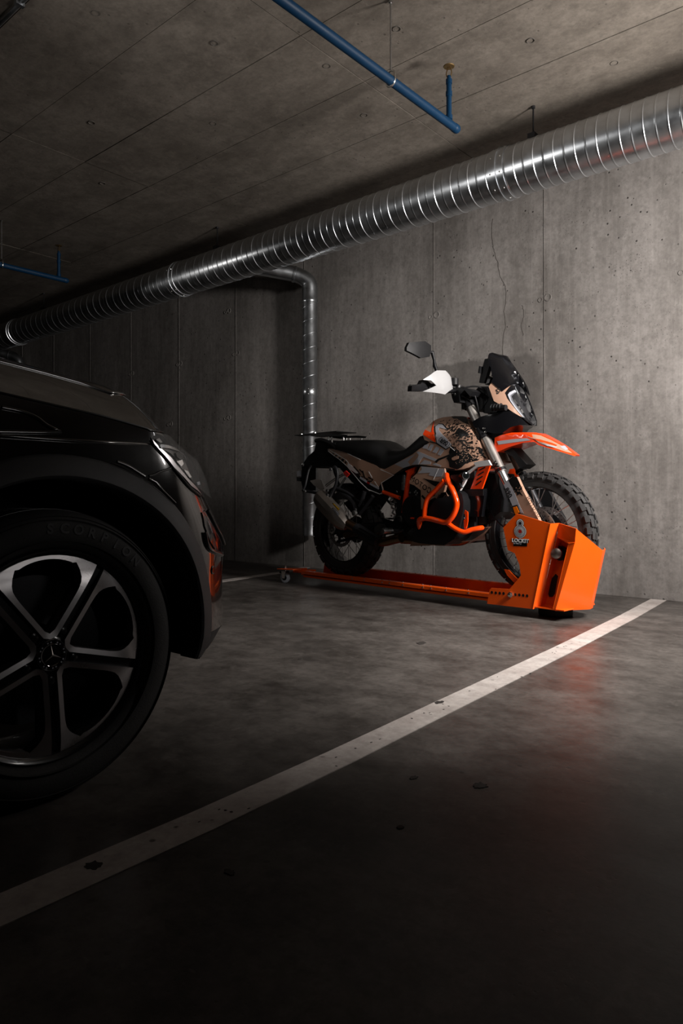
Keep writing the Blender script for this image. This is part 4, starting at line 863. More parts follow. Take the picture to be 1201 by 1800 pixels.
plate('cylinder_head', [(.86, .52), (1.12, .58), (1.15, .74), (.95, .82), (.84, .72)], -.10, .20, 'dark_metal', bike)
plate('engine_cover', [(0.728,0.73),(0.771,0.717),(0.82,0.688),(0.828,0.574),(0.82,0.525),(0.771,0.495),(0.739,0.498),(0.728,0.606),(0.717,0.664)], -.165, .04, 'black', bike)
cc = [(0.762,0.565),(0.762,0.655),(0.824,0.566)]
lathe('clutch_cover', [(.095, -.02), (.095, .006), (.088, .014), (.03, .017), (0, .017)], (cc[0][0], -.165, cc[0][1]), (0, -1, 0), 'black', bike, 36)
plate('cover_rib', [(0.759,0.643),(0.772,0.643),(0.789,0.549),(0.775,0.541)], -.187, .006, 'vblack', bike)
om = [(0.749,0.518),(0.763,0.522),(0.784,0.52),(0.779,0.512),(0.752,0.512)]; plate('maker_mark', om, -.186, .002, 'korange', bike)
lathe('oil_cap', [(.022, -.02), (.022, .01), (.016, .012), (.016, .004), (0, .004)], (*(lambda q: (q[0], -.165, q[1]))([(0.649,0.508)][0]),), (0, -1, 0), 'mid_metal', bike, 20)
random.seed(3)
for (a, b) in [(0.779,0.684),(0.79,0.672),(0.769,0.676),(0.779,0.66),(0.731,0.674),(0.681,0.71),(0.667,0.733),(0.645,0.643),(0.633,0.388),(0.605,0.366),(0.752,0.447),(0.574,0.526),(0.521,0.501)]:
    lathe('engine_bolt', [(.006, 0), (.006, .004), (.003, .005)], (a, -.165, b), (0, -1, 0), 'steel', bike, 6)
# foot rest bracket, pedal, exposed castings
plate('heel_plate', [(0.503,0.505),(0.527,0.512),(0.602,0.491),(0.636,0.521),(0.644,0.504),(0.675,0.484),(0.669,0.455),(0.641,0.421),(0.613,0.441),(0.579,0.435),(0.55,0.447)], -.185, .012, 'gblack', bike)
plate('swingarm_casting', [(0.406,0.445),(0.442,0.468),(0.483,0.465),(0.495,0.444),(0.46,0.416),(0.406,0.41)], -.15, .03, 'mid_metal', bike)
tube('brake_pedal', bike_line([(0.569,0.427),(0.614,0.422),(0.654,0.426),(0.704,0.44)], -.2), .008, 'dark_metal', bike, 8, 4)
tube('foot_peg', [(.60, -.18, .43), (.595, -.27, .43)], .016, 'steel', bike, 8, 0)
for k in range(6): MB().box(.585, .61, -.20-k*.013, -.195-k*.013, .44, .452).build('peg_tooth', 'steel', bike)
#tube('side_stand', [(.66, .16, .38), (.70, .22, .22), (.72, .24, .12)], .013, 'dark_metal', bike, 8, 3)
# shock absorber with coil spring
sh0, sh1 = Vector((.44, .0, .74)), Vector((.56, -.06, .47))
tube('shock_body', [sh0, sh1], .022, 'mid_metal', bike, 14, 0)
ax = (sh1-sh0).normalized(); a_ = ax.orthogonal().normalized(); b_ = ax.cross(a_)
tube('shock_spring', [sh0+(sh1-sh0)*(k/60)+(a_*math.cos(k*.75)+b_*math.sin(k*.75))*.042 for k in range(61)], .0065, 'white', bike, 8, 0)
lathe('shock_canister', [(.0, -.05), (.024, -.048), (.026, 0), (.024, .05), (0, .052)], (*(lambda q: (q[0], -.11, q[1]))([(0.644,0.738)][0]),), (.1, 0, 1), 'steel', bike, 18)
coil = [(0.576,0.702),(0.599,0.664),(0.547,0.638),(0.57,0.621),(0.524,0.616),(0.553,0.599)]
for k in range(3): tube('spring_coil', [(coil[2*k][0], -.10, coil[2*k][1]), (coil[2*k][0]+.008, -.125, (coil[2*k][1]+coil[2*k+1][1])/2), (coil[2*k+1][0], -.11, coil[2*k+1][1])], .009, 'mid_metal', bike, 8, 4)
plate('airbox_side', [(0.565,0.787),(0.65,0.827),(0.719,0.842),(0.694,0.768),(0.656,0.74),(0.65,0.624),(0.519,0.653),(0.468,0.688),(0.458,0.74)], -.13, .26, 'deep', bike)
# swingarm and chain
tube('swingarm', [(.56, -.09, .46), (.30, -.10, .44), (.02, -.105, .41)], [.036, .032, .026], 'black', bike, 12, 4)
tube('swingarm', [(.56, .09, .46), (.30, .10, .44), (.02, .105, .41)], [.036, .032, .026], 'black', bike, 12, 4)
for zz in (.075, -.06): tube('chain', [(.0, .085, .41+zz), (.56, .07, .46+zz*.6)], .007, 'dark_metal', bike, 6, 0)
lathe('rear_sprocket', [(.05, -.003), (.095, -.003), (.097, 0), (.095, .003), (.05, .003)], (0, .085, .41), (0, 1, 0), 'dark_metal', bike, 42)
lathe('axle_nut', [(.024, 0), (.024, .014), (.015, .016), (.015, .006), (0, .006)], (RA[0]-.02, -.125, RA[1]), (0, -1, 0), 'steel', bike, 6)
plate('rear_caliper', [(0.076,0.388),(0.129,0.419),(0.178,0.4),(0.152,0.37),(0.107,0.358),(0.084,0.367)], -.125, .04, 'copper', bike)
tube('caliper_stay', bike_line([(-0.046,0.394),(0.079,0.415),(0.184,0.408)], -.12), .007, 'black', bike, 8, 3)
tube('swingarm_brace', bike_line([(0.022,0.333),(0.145,0.355),(0.277,0.376)], -.125), .010, 'black', bike, 8, 3)
# exhaust
mu = [(-0.053,0.625),(0.156,0.477)]; md = Vector((mu[1][0]-mu[0][0], 0, mu[1][1]-mu[0][1])); ml = md.length; md.normalize(); mn = Vector((-md.z, 0, md.x)); yv = Vector((0, 1, 0))
b = MB(); rings = []
for (s, k) in ((-.055, .62), (-.04, .86), (.0, 1.0), (ml*.75, 1.0), (ml*.98, .93), (ml+.03, .72), (ml+.055, .45)):
    c = Vector((mu[0][0], -.205, mu[0][1]))+md*s; rg = []
    for (a, q) in ((18, .066), (55, .062), (90, .060), (125, .062), (162, .066), (198, .066), (235, .062), (270, .060), (305, .062), (342, .066)):
        rg.append(c+(mn*math.cos(R(a))*1.02+yv*math.sin(R(a))*.78)*q*k)
    rings.append(rg)
V = [p for r_ in rings for p in r_]; n_ = 10; F = []
for i in range(len(rings)-1):
    for k in range(n_): F.append((i*n_+k, i*n_+(k+1) % n_, (i+1)*n_+(k+1) % n_, (i+1)*n_+k))
F += [tuple(range(n_)), tuple((len(rings)-1)*n_+k for k in range(n_))]
muf = mk('muffler', V, F, 'titan', bike, 20)
ybd = -.205-.0605*.78
plate('maker_plate', [(0.107,0.602),(0.119,0.606),(0.184,0.565),(0.169,0.554)], ybd-.002, .002, 'vblack', muf); plate('maker_plate', [(0.112,0.601),(0.121,0.604),(0.18,0.565),(0.169,0.557)], ybd-.0028, .002, 'yellow', muf)
plate('maker_plate', [(0.103,0.57),(0.119,0.574),(0.179,0.533),(0.164,0.518)], ybd-.002, .002, 'vblack', muf); plate('maker_plate', [(0.108,0.569),(0.119,0.571),(0.174,0.532),(0.163,0.522)], ybd-.0028, .002, 'drl', muf)
ak = [(0.115,0.602),(0.174,0.562),(0.113,0.57),(0.169,0.528)]
for q in dashes(ak[0], ak[1], 5, .006, .5): plate('plate_print', q, ybd-.0034, .001, 'copper', muf)
for q in dashes(ak[2], ak[3], 6, .005, .5): plate('plate_print', q, ybd-.0034, .001, 'vblack', muf)
pp = [(0.16,0.487),(0.219,0.458),(0.278,0.437),(0.342,0.407),(0.419,0.375),(0.48,0.358)]; p2 = [(0.465,0.356),(0.526,0.359),(0.586,0.374),(0.657,0.389)]
tube('link_pipe', [(pp[0][0]-.02, -.20, pp[0][1]+.012)]+[(x, -.195, z) for x, z in pp[:4]], .031, 'copper', bike, 18, 4)
tube('heat_shield', [(x, -.19, z) for x, z in pp[2:]], [.037, .041, .041, .038], 'black', bike, 16, 0)
tube('collector_pipe', [(pp[-1][0]-.02, -.185, pp[-1][1])]+[(x, -.165, z) for x, z in p2], .030, 'copper', bike, 18, 4)
hs_ = [(0.334,0.438),(0.356,0.446),(0.493,0.395),(0.487,0.385)]; plate('shield_rib', hs_, -.232, .004, 'black', bike)
# seat
top = [(-0.072,1.013),(-0.05,1.035),(-0.005,1.045),(0.053,1.045),(0.222,1.037),(0.358,1.028)] + [(0.322,1.031),(0.392,1.012),(0.454,0.978),(0.495,0.955),(0.555,0.949),(0.614,0.954),(0.647,0.969),(0.691,1),(0.748,1.041),(0.785,1.037)]
bot = [(-0.034,0.992),(0.003,0.985),(0.132,0.947),(0.257,0.901),(0.391,0.863)] + [(0.421,0.839),(0.463,0.827),(0.556,0.857),(0.711,0.915),(0.804,0.964),(0.852,0.984)]
def interp(pts, x):
    pts = sorted(pts)
    if x <= pts[0][0]: return pts[0][1]
    for (a, c), (d, e) in zip(pts[:-1], pts[1:]):
        if x <= d: return c+(e-c)*(x-a)/max(1e-6, d-a)
    return pts[-1][1]
xa, xb = top[0][0], bot[-1][0]-.01; V = []; F = []; ns = 46; prf = None
for i in range(ns):
    x = xa+(xb-xa)*i/(ns-1); zt, zb = interp(top, x), min(interp(bot, x), interp(top, x)-.012); wd_ = .145 if x < .45 else .145-.06*min(1, (x-.45)/.4)
    wd_ *= .55+.45*min(1, (x-xa)/.10)
    h = zt-zb; pr = [(-wd_*.9, zb), (-wd_, zb+h*.35), (-wd_*.97, zb+h*.7), (-wd_*.80, zt-.006), (-wd_*.4, zt+.002), (0, zt+.003)]
    ring_ = pr+[(-y, z) for y, z in pr[-2::-1]]; prf = len(ring_)
    V += [(x, y, z) for y, z in ring_]
for i in range(ns-1):
    for k in range(prf-1): F.append((i*prf+k, i*prf+k+1, (i+1)*prf+k+1, (i+1)*prf+k))
    F.append((i*prf+prf-1, i*prf, (i+1)*prf, (i+1)*prf+prf-1))
F += [tuple(range(prf)), tuple((ns-1)*prf+k for k in range(prf))]
seat = mk('seat', V, F, 'seat', bike, 50)
sj = interp(top, .30)
# tail panels
tp = [(-0.105,0.993),(-0.021,0.982),(0.13,0.947),(0.267,0.9),(0.401,0.857)] + [(0.435,0.838),(0.483,0.827),(0.571,0.788),(0.457,0.74),(0.475,0.693),(0.469,0.673),(0.445,0.665),(0.338,0.697)] + [(0.334,0.696),(0.267,0.742),(0.127,0.857),(0.042,0.909),(-0.094,0.971)]
tl = plate('tail_panel', tp, tail_y, .02, 'tan', bike, both=True, off=.004, maxlen=.04)
def qd(name, pts, m, off=.0052): return plate(name, pts, tail_y, .0012, m, tl, off=off, maxlen=.03)
qd('tail_graphic', [(0.127,0.857),(0.239,0.805),(0.281,0.775),(0.401,0.724)] + [(0.435,0.705),(0.454,0.735),(0.469,0.693),(0.466,0.674),(0.445,0.667),(0.338,0.699)] + [(0.338,0.698),(0.271,0.743)], 'vblack')
for ln in ([(-0.1,0.989),(-0.093,0.973),(0.042,0.91),(0.128,0.857),(0.271,0.742),(0.338,0.696)] + [(0.338,0.698),(0.445,0.666),(0.468,0.674),(0.473,0.695),(0.459,0.738),(0.57,0.787),(0.452,0.827)], [(-0.086,0.983),(0.031,0.939),(0.111,0.904),(0.142,0.881)], [(0.126,0.948),(0.267,0.898)]):
    qd('outline_print', strip(ln, .0045), 'white', .0062)
qd('painted_glare', [(0.138,0.881),(0.172,0.863),(0.247,0.807),(0.224,0.806),(0.157,0.836),(0.128,0.857)], 'white', .0062)  # highlight painted as a white patch on the tail panel
cz_ = [(-0.045,0.956),(-0.022,0.944),(-0.009,0.941),(0.018,0.93),(0.034,0.924),(0.053,0.909),(0.065,0.911),(0.092,0.892),(0.104,0.892),(0.119,0.877)]
for k in range(5): qd('tread_print', [(cz_[2*k][0], cz_[2*k][1]), (cz_[2*k+1][0], cz_[2*k][1]), (cz_[2*k+1][0], cz_[2*k+1][1]), (cz_[2*k][0], cz_[2*k+1][1])], 'vblack', .0060)
for ln in ([(0.198,0.854),(0.239,0.824),(0.267,0.795),(0.247,0.805)], [(0.257,0.833),(0.291,0.809),(0.301,0.78),(0.274,0.783)], [(0.287,0.823),(0.308,0.775),(0.341,0.762),(0.318,0.758)], [(0.341,0.779),(0.387,0.759),(0.367,0.75),(0.334,0.753)]):
    qd('tread_print', strip(ln, .008), 'vblack', .0060)
tt = [(0.264,0.777),(0.331,0.746),(0.356,0.735),(0.44,0.701),(0.322,0.748),(0.353,0.735)]
for q in dashes(tt[0], tt[1], 7, .013, .18)+dashes(tt[2], tt[3], 9, .013, .18): qd('white_print', q, 'drl', .0068)
qd('red_print', strip(tt[4:6], .012), 'red', .0065)
qd('painted_glare', strip([(0.344,0.816),(0.377,0.774)], .006), 'white', .0065); qd('painted_glare', strip([(0.399,0.749),(0.435,0.712)], .004), 'white', .0065)  # more highlights, painted as thin white streaks
# rear body, rack, pannier frame, plate
plate('tail_body', [(-0.23,1.044),(-0.175,1.062),(-0.099,1.042),(-0.024,0.988),(-0.054,0.944),(-0.017,0.892),(0.064,0.839),(-0.054,0.863),(-0.191,0.867),(-0.317,0.86),(-0.374,0.899),(-0.325,0.944),(-0.253,0.983)], -.10, .20, 'deep', bike)
plate('tail_underside', [(-0.003,0.886),(0.041,0.899),(0.127,0.837),(0.252,0.738),(0.32,0.694),(0.252,0.699),(0.169,0.748)], -.125, .25, 'deep', bike)
rk = [(-0.542,1.133),(-0.319,1.127),(-0.24,1.112),(-0.094,1.103),(-0.016,1.093)]
zr = (rk[0][1]+rk[3][1])/2
MB().hull8([(rk[0][0]-.02, -.03, zr-.002), (rk[4][0], -.10, zr-.01), (rk[4][0], .10, zr-.01), (rk[0][0]-.02, .03, zr-.002)], [(rk[0][0]-.02, -.03, zr+.004), (rk[4][0], -.10, zr-.004), (rk[4][0], .10, zr-.004), (rk[0][0]-.02, .03, zr+.004)]).build('rear_rack', 'black', bike)
plate('rack_side', [(-0.317,1.101),(-0.285,1.107),(-0.129,1.095),(0.013,1.089),(0.089,1.079),(0.078,1.068),(-0.084,1.079),(-0.175,1.076),(-0.285,1.092)], -.10, .012, 'black', bike, both=True)
for (x, z) in [(-0.11,1.079),(-0.072,1.074),(0.049,1.067)]:
    for s in (-1, 1): tube('rack_post', [(x, s*.09, z), (x, s*.09, z-.055)], .006, 'steel', bike, 8, 0)
for (x, z) in [(-0.479,1.145),(-0.323,1.133)]: lathe('rack_bolt', [(.008, 0), (.008, .005), (.004, .007)], (x, -.03, zr+.003), (0, 0, 1), 'zinc', bike, 8)
tube('grab_handle', bike_line([(-0.203,1.051),(-0.142,1.056),(-0.051,1.028),(0.016,0.987)], -.13), .014, 'black', bike, 10, 4)
for s in (-1, 1):
    tube('pannier_frame', [(x, s*.20, z) for x, z in [(0.04,0.842),(0.083,0.851),(0.104,0.807),(0.091,0.739),(0.055,0.685),(0.022,0.643),(-0.019,0.655),(-0.131,0.676),(-0.24,0.689)]], .011, 'black', bike, 10, 4)
    tube('pannier_strut', [(x, s*yy, z) for (x, z), yy in zip([(-0.264,0.689),(-0.271,0.733),(-0.283,0.836),(-0.271,0.877)], (.2, .17, .13, .11))], .009, 'black', bike, 8, 3)
    tube('pannier_strut', [(x, s*yy, z) for (x, z), yy in zip([(0.062,0.715),(0.176,0.675),(0.245,0.622),(0.299,0.589)], (.19, .17, .15, .14))], .009, 'black', bike, 8, 3)
for (x, z) in [(0.051,0.837),(-0.224,0.686),(0.015,0.688),(0.015,0.66),(-0.248,0.876)]: lathe('frame_bolt', [(.012, 0), (.012, .008), (.006, .010)], (x, -.212, z), (0, -1, 0), 'steel', bike, 10)
pa = plate('mudguard_panel', [(-0.347,0.766),(-0.275,0.776),(-0.228,0.77),(-0.189,0.707),(-0.22,0.689),(-0.307,0.734)], -.06, .004, 'titan', bike)
tube('tail_stay', bike_line([(-0.055,0.726),(0.026,0.765),(0.127,0.804)], -.16), .010, 'steel', bike, 8, 0); tube('tail_stay', bike_line([(0.04,0.675),(0.084,0.719),(0.141,0.777)], -.16), .008, 'steel', bike, 8, 0)
plate('tail_bracket', [(0.123,0.814),(0.148,0.826),(0.183,0.803),(0.155,0.782)], -.165, .01, 'red', bike)
plate('number_plate_holder', [(-0.453,0.876),(-0.437,0.897),(-0.404,0.885),(-0.406,0.693),(-0.439,0.693),(-0.458,0.757)], -.05, .10, 'deep', bike)
plate('tail_lamp', [(-0.5,0.839),(-0.471,0.844),(-0.462,0.803),(-0.498,0.801)], -.06, .05, 'drl', bike); plate('indicator', [(-0.504,0.796),(-0.462,0.795),(-0.462,0.763),(-0.5,0.766)], -.06, .05, 'black', bike)
plate('rear_hugger', [(0.047,0.604),(0.257,0.688),(0.343,0.668),(0.213,0.528),(0.139,0.526)], -.09, .18, 'deep', bike)
for ln in ([(0.336,0.683),(0.308,0.617),(0.286,0.586)], [(0.413,0.653),(0.35,0.592),(0.286,0.531)], [(0.071,0.694),(0.176,0.647),(0.235,0.601),(0.257,0.545)]): tube('passenger_peg_bracket', bike_line(ln, -.17), .014, 'black', bike, 8, 3)
lathe('peg_joint', [(.018, 0), (.018, .02), (.010, .022)], (*(lambda q: (q[0], -.19, q[1]))([(0.27,0.538)][0]),), (0, -1, 0), 'mid_metal', bike, 12)
random.seed(7)
# ------------------------------------------------------------------ car, parked nose to the wall
CX0, CW2, CY0, CPE = -1.42, .92, .98, .8
ZL = [0.2, 0.25, 0.3, 0.35, 0.4, 0.45, 0.5, 0.55, 0.6, 0.65, 0.7, 0.75, 0.8, 0.85]
LT = [0.272, 0.455, 0.514, 0.507, 0.501, 0.501, 0.509, 0.495, 0.456, 0.401, 0.374, 0.337, 0.187, 0.151]
def Lz(z):
    if z <= ZL[0]: return LT[0]
    for a, b, c, d in zip(ZL[:-1], LT[:-1], ZL[1:], LT[1:]):
        if z <= c: return b+(d-b)*(z-a)/(c-a)
    return LT[-1]
def inset(z): return .77*max(0, z-.62)**2+.5*max(0, .42-z)**2
def body(t, z, off=0):
    """point on the body shell: t 0..1 along the side, 1..2 round the front corner to the middle"""
    def pt(t):
        if t <= 1: return Vector((CX0-inset(z), -3.0+(CY0+3)*t, z))
        a = min(t-1, 1)*math.pi/2; c = max(math.cos(a), 0)**CPE; s = math.sin(a)**CPE; L = Lz(z)
        return Vector((CX0-inset(z)-(CW2-inset(z))*(1-c), CY0+L*s+max(0, .50-L)*max(0, (t-1.45)/.55)**1.5, z))
    p = pt(t)
    if off:
        q = pt(min(2, t+.004))-pt(t-.004); n = Vector((q.y, -q.x, 0)).normalized(); p = p+n*off
    return p
def zt_(Y):
    pts = ((-3, .98), (-.4, .94), (.62, .872), (.88, .838), (1.0, .815), (1.2, .80), (2, .80)); return interp(pts, Y)
def ztop(t): return zt_(body(t, .8).y) if t <= 1.0 else .815+.035*max(0, t-1.2)
def body_x(Y, z):
    if Y <= CY0: return CX0-inset(z)
    s = min(1, (Y-CY0)/Lz(z)); a = math.asin(s**(1/CPE)); return CX0-inset(z)-(CW2-inset(z))*(1-max(math.cos(a), 0)**CPE)
O_ = Vector((-2.34, -.75, 0)); WC = (.75, .315); WCR = -1.95
car = empty('car', tuple(O_)); tag(car, 'black car with five-spoke alloy wheels parked facing the wall on the left', 'car')
def loc(p): return tuple(Vector(p)-O_)
def mir(p): return (2*O_.x-p[0], p[1], p[2])
def cmesh(name, V, F, m, parent=None, smooth=40, both=True):
    o = mk(name, [loc(v) for v in V], F, m, parent or car, smooth)
    if both: mk(name, [loc(mir(v)) for v in V], F, m, parent or car, smooth)
    return o
def grid(fn, nu, nv, keep=None):
    V = [fn(i/nu, j/nv) for i in range(nu+1) for j in range(nv+1)]; F = []
    for i in range(nu):
        for j in range(nv):
            q = (i*(nv+1)+j, (i+1)*(nv+1)+j, (i+1)*(nv+1)+j+1, i*(nv+1)+j+1)
            if keep is None or all(keep(V[k]) for k in q): F.append(q)
    return V, F
def not_arch(p):
    return not any(p[0] > -1.75 and math.hypot(p[1]-yc, p[2]-WC[1]) < .405 for yc in (WC[0], WCR))
tt_ = [k/90 for k in range(91)]+[1+k/60 for k in range(1, 61)]
def tu(u): i = u*(len(tt_)-1); k = min(int(i), len(tt_)-2); return tt_[k]+(tt_[k+1]-tt_[k])*(i-k)
V, F = grid(lambda u, v: body(tu(u), .30+(ztop(tu(u))-.30)*v), 150, 26, not_arch); shell = cmesh('body_side', V, F, 'carpaint')
V, F = grid(lambda u, v: body(tu(u), .235+.065*v), 150, 5, not_arch); cmesh('lower_bumper', V, F, 'clad')
V, F = grid(lambda u, v: (lambda p: Vector((p.x+(-2.34-p.x)*(.34+.66*v), p.y-.03-.02*v, p.z)))(body(tu(u), .235)), 150, 1); cmesh('underbody', V, F, 'vblack')
def hood_pt(u, v):
    t = .70+1.30*u; e = body(t, ztop(t)); d = (e.x+2.34)*v; k = .22 if t < 1 else .22+.06*min(1, t-1)
    return Vector((e.x-d, e.y, e.z+k*(1-math.exp(-d/.27))-.05*(d/.92)**3))
V, F = grid(hood_pt, 60, 24); hood = cmesh('bonnet', V, F, 'carpaint')
V, F = grid(lambda u, v: (lambda t, e: Vector((e.x-(e.x+2.34)*v, e.y, e.z+.03*v)))(.70*u, body(.70*u, ztop(.70*u))), 30, 4); cmesh('deck', V, F, 'carpaint')
# cabin
def cab(u, v):
    Y = .05-2.9*u; zr_ = 1.47-.35*max(0, (u-.75)/.25)**2; f = min(1, u/.26)*1.0; f = f*f*(3-2*f); fr = min(1, (1-u)/.12); h = .94+(zr_-.94)*f*fr**.6
    a = v*math.pi/2; wv = .88-.20*(1-math.cos(a))**.7 if False else .88
    return Vector((-2.34+(.88-.22*math.sin(a)**1.5)*(1 if v < .7 else (1-v)/.3), Y, .94+(h-.94)*min(1, math.sin(a)*1.06)))
V, F = grid(cab, 40, 16); cmesh('cabin_glass', V, F, 'glassdark')
V, F = grid(lambda u, v: Vector((-1.42-.92*u, -3.0-.12*math.sin(u*math.pi/2), .185+.795*v)), 8, 6); cmesh('tail', V, F, 'carpaint')
def surf(name, poly, off, th, m, parent=None, both=True, maxlen=.03):
    """panel lying on the body shell, outline given as (t, z)"""
    bm = fill(clean(poly), maxlen); bm.verts.index_update(); n = len(bm.verts)
    V = [body(v.co.x, v.co.z, off) for v in bm.verts]+[body(v.co.x, v.co.z, off-th) for v in bm.verts]
    F = [tuple(v.index for v in f.verts) for f in bm.faces]; F += [tuple(i+n for i in f[::-1]) for f in F]
    for e in bm.edges:
        if len(e.link_faces) == 1: a, b = e.verts[0].index, e.verts[1].index; F.append((a, b, b+n, a+n))
    bm.free(); return cmesh(name, V, F, m, parent, 35, both)
def ridge(name, tz, off, r, m, parent=None): 
    o = MB().tube([loc(body(t, z, off)) for t, z in [(q.x, q.z) for q in curve([(a, 0, b) for a, b in tz], 5)]], r, 8).build(name, m, parent or car, 60); return o
# wheel arch cladding
for yc in (WC[0], WCR):
    V = []; F = []; n = 48
    for k in range(n+1):
        a = R(-11+202*k/n); row = []
        for (r_, off) in ((.378, -.05), (.380, .010), (.386, .016), (.424, .013), (.432, .002), (.432, -.02)):
            Y = yc+r_*math.cos(a); z = max(.235, WC[1]+r_*math.sin(a)); row.append(Vector((body_x(Y, z)+off, Y, z)))
        V += row
    for k in range(n):
        for j in range(5): F.append((k*6+j, k*6+j+1, (k+1)*6+j+1, (k+1)*6+j))
    cmesh('arch_cladding', V, F, 'clad', None, 50)
    V = []; F = []
    for k in range(n+1):
        a = R(-11+202*k/n)
        for dx in (-.03, -.34): V.append(Vector((CX0+dx, yc+.395*math.cos(a), max(.24, WC[1]+.395*math.sin(a)))))
    c0 = len(V); V.append(Vector((CX0-.34, yc, WC[1])))
    for k in range(n): F.append((2*k, 2*k+2, 2*k+3, 2*k+1)); F.append((2*k+1, 2*k+3, c0))
    cmesh('wheel_liner', V, F, 'deep')
# headlamp
hp = [(1.01,0.7975),(1.065,0.8075),(1.205,0.8025),(1.235,0.7775),(1.2825,0.755),(1.315,0.72),(1.285,0.6525),(1.23,0.66),(1.1525,0.6825),(1.0725,0.7275),(1.0125,0.7825)]
surf('headlight_housing', hp, .002, .004, 'black')
surf('headlight_trim', [(1.01,0.7925),(1.0125,0.7825),(1.0725,0.7275),(1.1525,0.6825),(1.2375,0.66),(1.2,0.6775),(1.1475,0.6975),(1.085,0.7375),(1.055,0.7625),(1.03,0.7775)], .006, .004, 'alloy')
surf('headlight_reflector', [(1.0325,0.7775),(1.0825,0.78),(1.15,0.775),(1.175,0.76),(1.1525,0.745),(1.165,0.7175),(1.175,0.6975),(1.135,0.715),(1.1025,0.7325),(1.0925,0.75),(1.08,0.7625),(1.05,0.77)], .005, .004, 'mid_metal')
surf('headlight_reflector', [(1.0875,0.7425),(1.125,0.7475),(1.1275,0.7375),(1.1075,0.73)], .009, .003, 'reflector'); surf('headlight_reflector', [(1.1175,0.7225),(1.145,0.72),(1.16,0.705),(1.145,0.7025)], .009, .003, 'reflector')
surf('headlight_reflector', [(1.2,0.6925),(1.235,0.695),(1.2375,0.6875),(1.2025,0.685)], .008, .003, 'drl'); surf('headlight_reflector', [(1.025,0.7925),(1.0525,0.7975),(1.06,0.7875),(1.045,0.785)], .008, .003, 'mid_metal')
surf('headlight_projector', [(1.1025,0.7625),(1.14,0.7675),(1.1575,0.76),(1.14,0.75),(1.1125,0.7475),(1.095,0.7525)], .011, .006, 'gblack')
surf('headlight_bezel', strip([(1.035,0.7775),(1.085,0.7775),(1.15,0.7725),(1.1725,0.76),(1.1525,0.7475)], .008), .010, .004, 'reflector')
surf('headlight_glass', [(1.01,0.7975),(1.065,0.8075),(1.205,0.8025),(1.235,0.7775),(1.2825,0.755),(1.315,0.72),(1.285,0.6525),(1.23,0.66),(1.1525,0.6825),(1.0725,0.7275),(1.0125,0.7825)], .020, .002, 'carlens')
# shut lines, creases, intake, sensor
ridge('shut_line', [(0.9975,0.705),(1.0175,0.715),(1.0625,0.725)], .0, .003, 'vblack')
ridge('shut_line', [(1.0725,0.7275),(1.14,0.6825),(1.2275,0.6575)], .0015, .004, 'vblack')
ridge('body_crease', [(0.915,0.8375),(0.925,0.8325),(0.9325,0.8225),(0.9375,0.8075),(0.945,0.795),(0.955,0.7775),(1.78,0.805)], .0005, .0045, 'carpaint')
ridge('body_crease', [(0.975,0.735),(0.9825,0.725),(0.9925,0.7025)], .012, .004, 'carpaint'); ridge('body_crease', [(0.995,0.6975),(1.0125,0.67),(1.0475,0.64)], .012, .004, 'carpaint')
e_ = [loc(body(t, ztop(t), .001)) for t in [.7+.6*k/40 for k in range(41)]]
MB().tube(e_, .003, 6).build('shut_line', 'vblack', car, 60)
MB().tube([loc(hood_pt(u, .20)+Vector((0, 0, .001))) for u in [k/60 for k in range(0, 24)]], .005, 8).build('bonnet_crease', 'carpaint', car, 60)
surf('air_intake', [(1.19,0.615),(1.275,0.6225),(1.295,0.59),(1.355,0.5225),(1.315,0.5025),(1.2425,0.5075),(1.195,0.5425),(1.1825,0.58)], .003, .004, 'gblack', maxlen=.02)
ridge('bumper_trim', [(1.24,0.62),(1.2625,0.59),(1.3025,0.5525),(1.355,0.5225)], .006, .004, 'alloyblack')
ridge('bumper_crease', [(1.1725,0.565),(1.175,0.5375),(1.205,0.515),(1.2975,0.4975)], .003, .006, 'carpaint')
sn = [(1.22,0.4625)][0]; pn = body(sn[0], sn[1]); nn_ = body(sn[0], sn[1], .01)-pn
lathe('parking_sensor', [(.011, -.004), (.011, .002), (.0085, .003), (.0085, .0025), (0, .0025)], loc(pn), nn_, 'gblack', car, 20)
V, F = grid(lambda u, v: body(1.52+.48*u, .50+.33*v, .004), 10, 8); cmesh('grille', V, F, 'vblack')
for k in range(2): ridge('grille_bar', [(1.55, .60+.1*k), (1.75, .60+.1*k), (2.0, .60+.1*k)], .012, .009, 'alloy')
